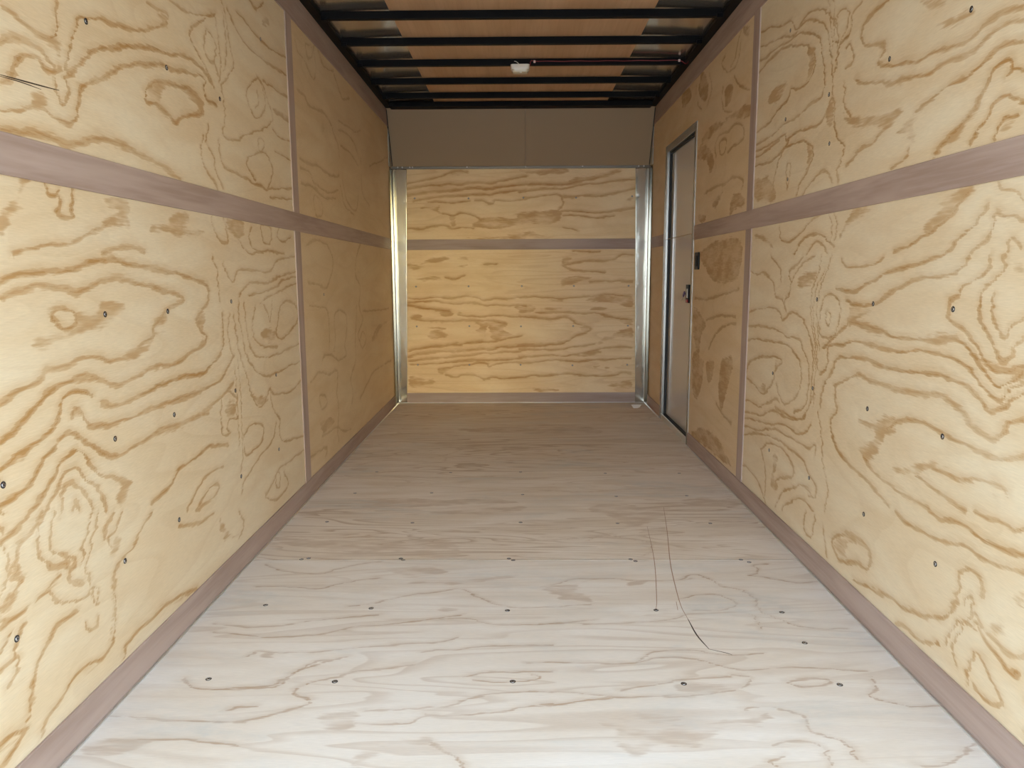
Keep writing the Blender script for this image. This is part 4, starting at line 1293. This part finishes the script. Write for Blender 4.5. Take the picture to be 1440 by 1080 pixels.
# ---------------------------------------------------------------- side door
door = empty('door_1', (X, (DY0 + DY1) / 2, 0))
tag(door, 'glossy off white side door in an aluminium frame', kind='structure')
bm = bmesh.new()
a, b = X - 0.006, X + 0.001
add_box(bm, (a, 5.302, 0.0), (b, 5.362, 1.913), 0.002)                  # far flange
add_box(bm, (a, 4.452, 0.0), (b, 4.492, 1.913), 0.002)                  # near flange
add_box(bm, (a, 4.492, 1.866), (b, 5.302, 1.913), 0.002)                # head flange
add_box(bm, (X - 0.001, 5.312, 0.0), (X + 0.052, 5.330, 1.875), 0.001)  # jambs reaching through the wall
add_box(bm, (X - 0.001, 4.472, 0.0), (X + 0.052, 4.484, 1.875), 0.001)
add_box(bm, (X - 0.001, 4.484, 1.872), (X + 0.052, 5.312, 1.884), 0.001)
obj('door_frame', bm, m_alu_frame, door)
bm = bmesh.new()
add_box(bm, (X - 0.006, 4.492, 0.0), (X + 0.001, 5.302, 0.040), 0.002)
add_box(bm, (X - 0.001, 4.484, 0.004), (X + 0.052, 5.312, 0.016), 0.001)
add_tube(bm, [(X - 0.004, 4.492, 0.041), (X - 0.004, 5.302, 0.041)], 0.004, 10)
obj('sill', bm, m_sill, door)
LX0 = X + 0.030
box('door_leaf', (LX0, 4.488, 0.020), (LX0 + 0.024, 5.308, 1.870), m_leaf, door, 0.002)
bm = bmesh.new()
for lo, hi in (((X + 0.014, 5.294, 0.016), (LX0, 5.312, 1.872)), ((X + 0.014, 4.484, 0.016), (LX0, 4.498, 1.872)),
               ((X + 0.014, 4.498, 1.856), (LX0, 5.294, 1.872)), ((X + 0.010, 4.498, 0.016), (LX0, 5.294, 0.044))):
    add_box(bm, lo, hi, 0.003)
tag(obj('gasket', bm, m_rubber, door), 'black rubber gasket')
lock = box('door_lock', (LX0 - 0.014, 4.640, 0.862), (LX0, 4.712, 0.975), m_blackpl, door, 0.003)
tag(lock, 'black flush latch')
box('lever', (LX0 - 0.018, 4.655, 0.893), (LX0 - 0.012, 4.676, 0.950), m_alu_frame, lock, 0.002)
tag(box('lock_tab', (LX0 - 0.0185, 4.643, 0.866), (LX0 - 0.012, 4.682, 0.884), m_red, lock, 0.002), 'red locking tab')
bm = bmesh.new()
add_lathe(bm, [(0.010, 0.0), (0.010, 0.008), (0.007, 0.010)], Matrix.Translation((LX0, 4.735, 0.918)) @ Vector((-1, 0, 0)).to_track_quat('Z', 'Y').to_matrix().to_4x4(), 16)
obj('key_cylinder', bm, m_alu_frame, lock, True)

key = empty('key', (LX0 - 0.014, 4.75, 0.915))
tag(key, 'small key with a purple head at the black door latch', 'key')
def flat_bar(bm, p, q, w, t):
    p, q = Vector(p), Vector(q)
    d = (q - p).normalized(); n = Vector((1, 0, 0)); s = d.cross(n).normalized()
    v = [bm.verts.new(c + s * i * w + n * j * t) for c in (p, q) for i, j in ((-1, -1), (1, -1), (1, 1), (-1, 1))]
    for f in ((0, 1, 2, 3), (4, 5, 6, 7), (0, 1, 5, 4), (1, 2, 6, 5), (2, 3, 7, 6), (3, 0, 4, 7)):
        bm.faces.new([v[i] for i in f])
    return v
bm = bmesh.new()
flat_bar(bm, (LX0 - 0.014, 4.742, 0.926), (LX0 - 0.016, 4.775, 0.902), 0.011, 0.003)
bmesh.ops.bevel(bm, geom=list(bm.edges), offset=0.002, segments=2, affect='EDGES')
tag(obj('key_head', bm, m_purple, key), 'purple plastic head')
bm = bmesh.new()
flat_bar(bm, (LX0 - 0.016, 4.774, 0.903), (LX0 - 0.018, 4.815, 0.876), 0.0045, 0.0012)
tag(obj('blade', bm, m_screw, key), 'metal blade')

sw = empty('wall_switch', (X, 4.345, 1.066))
tag(sw, 'black switch plate on the right wall beside the door', 'switch')
box('plate', (X - 0.010, 4.302, 1.066), (X, 4.392, 1.164), m_blackpl, sw, 0.004, 3)
o = box('rocker', (X - 0.0155, 4.325, 1.085), (X - 0.009, 4.372, 1.145), m_blackpl, sw, 0.003, 2)
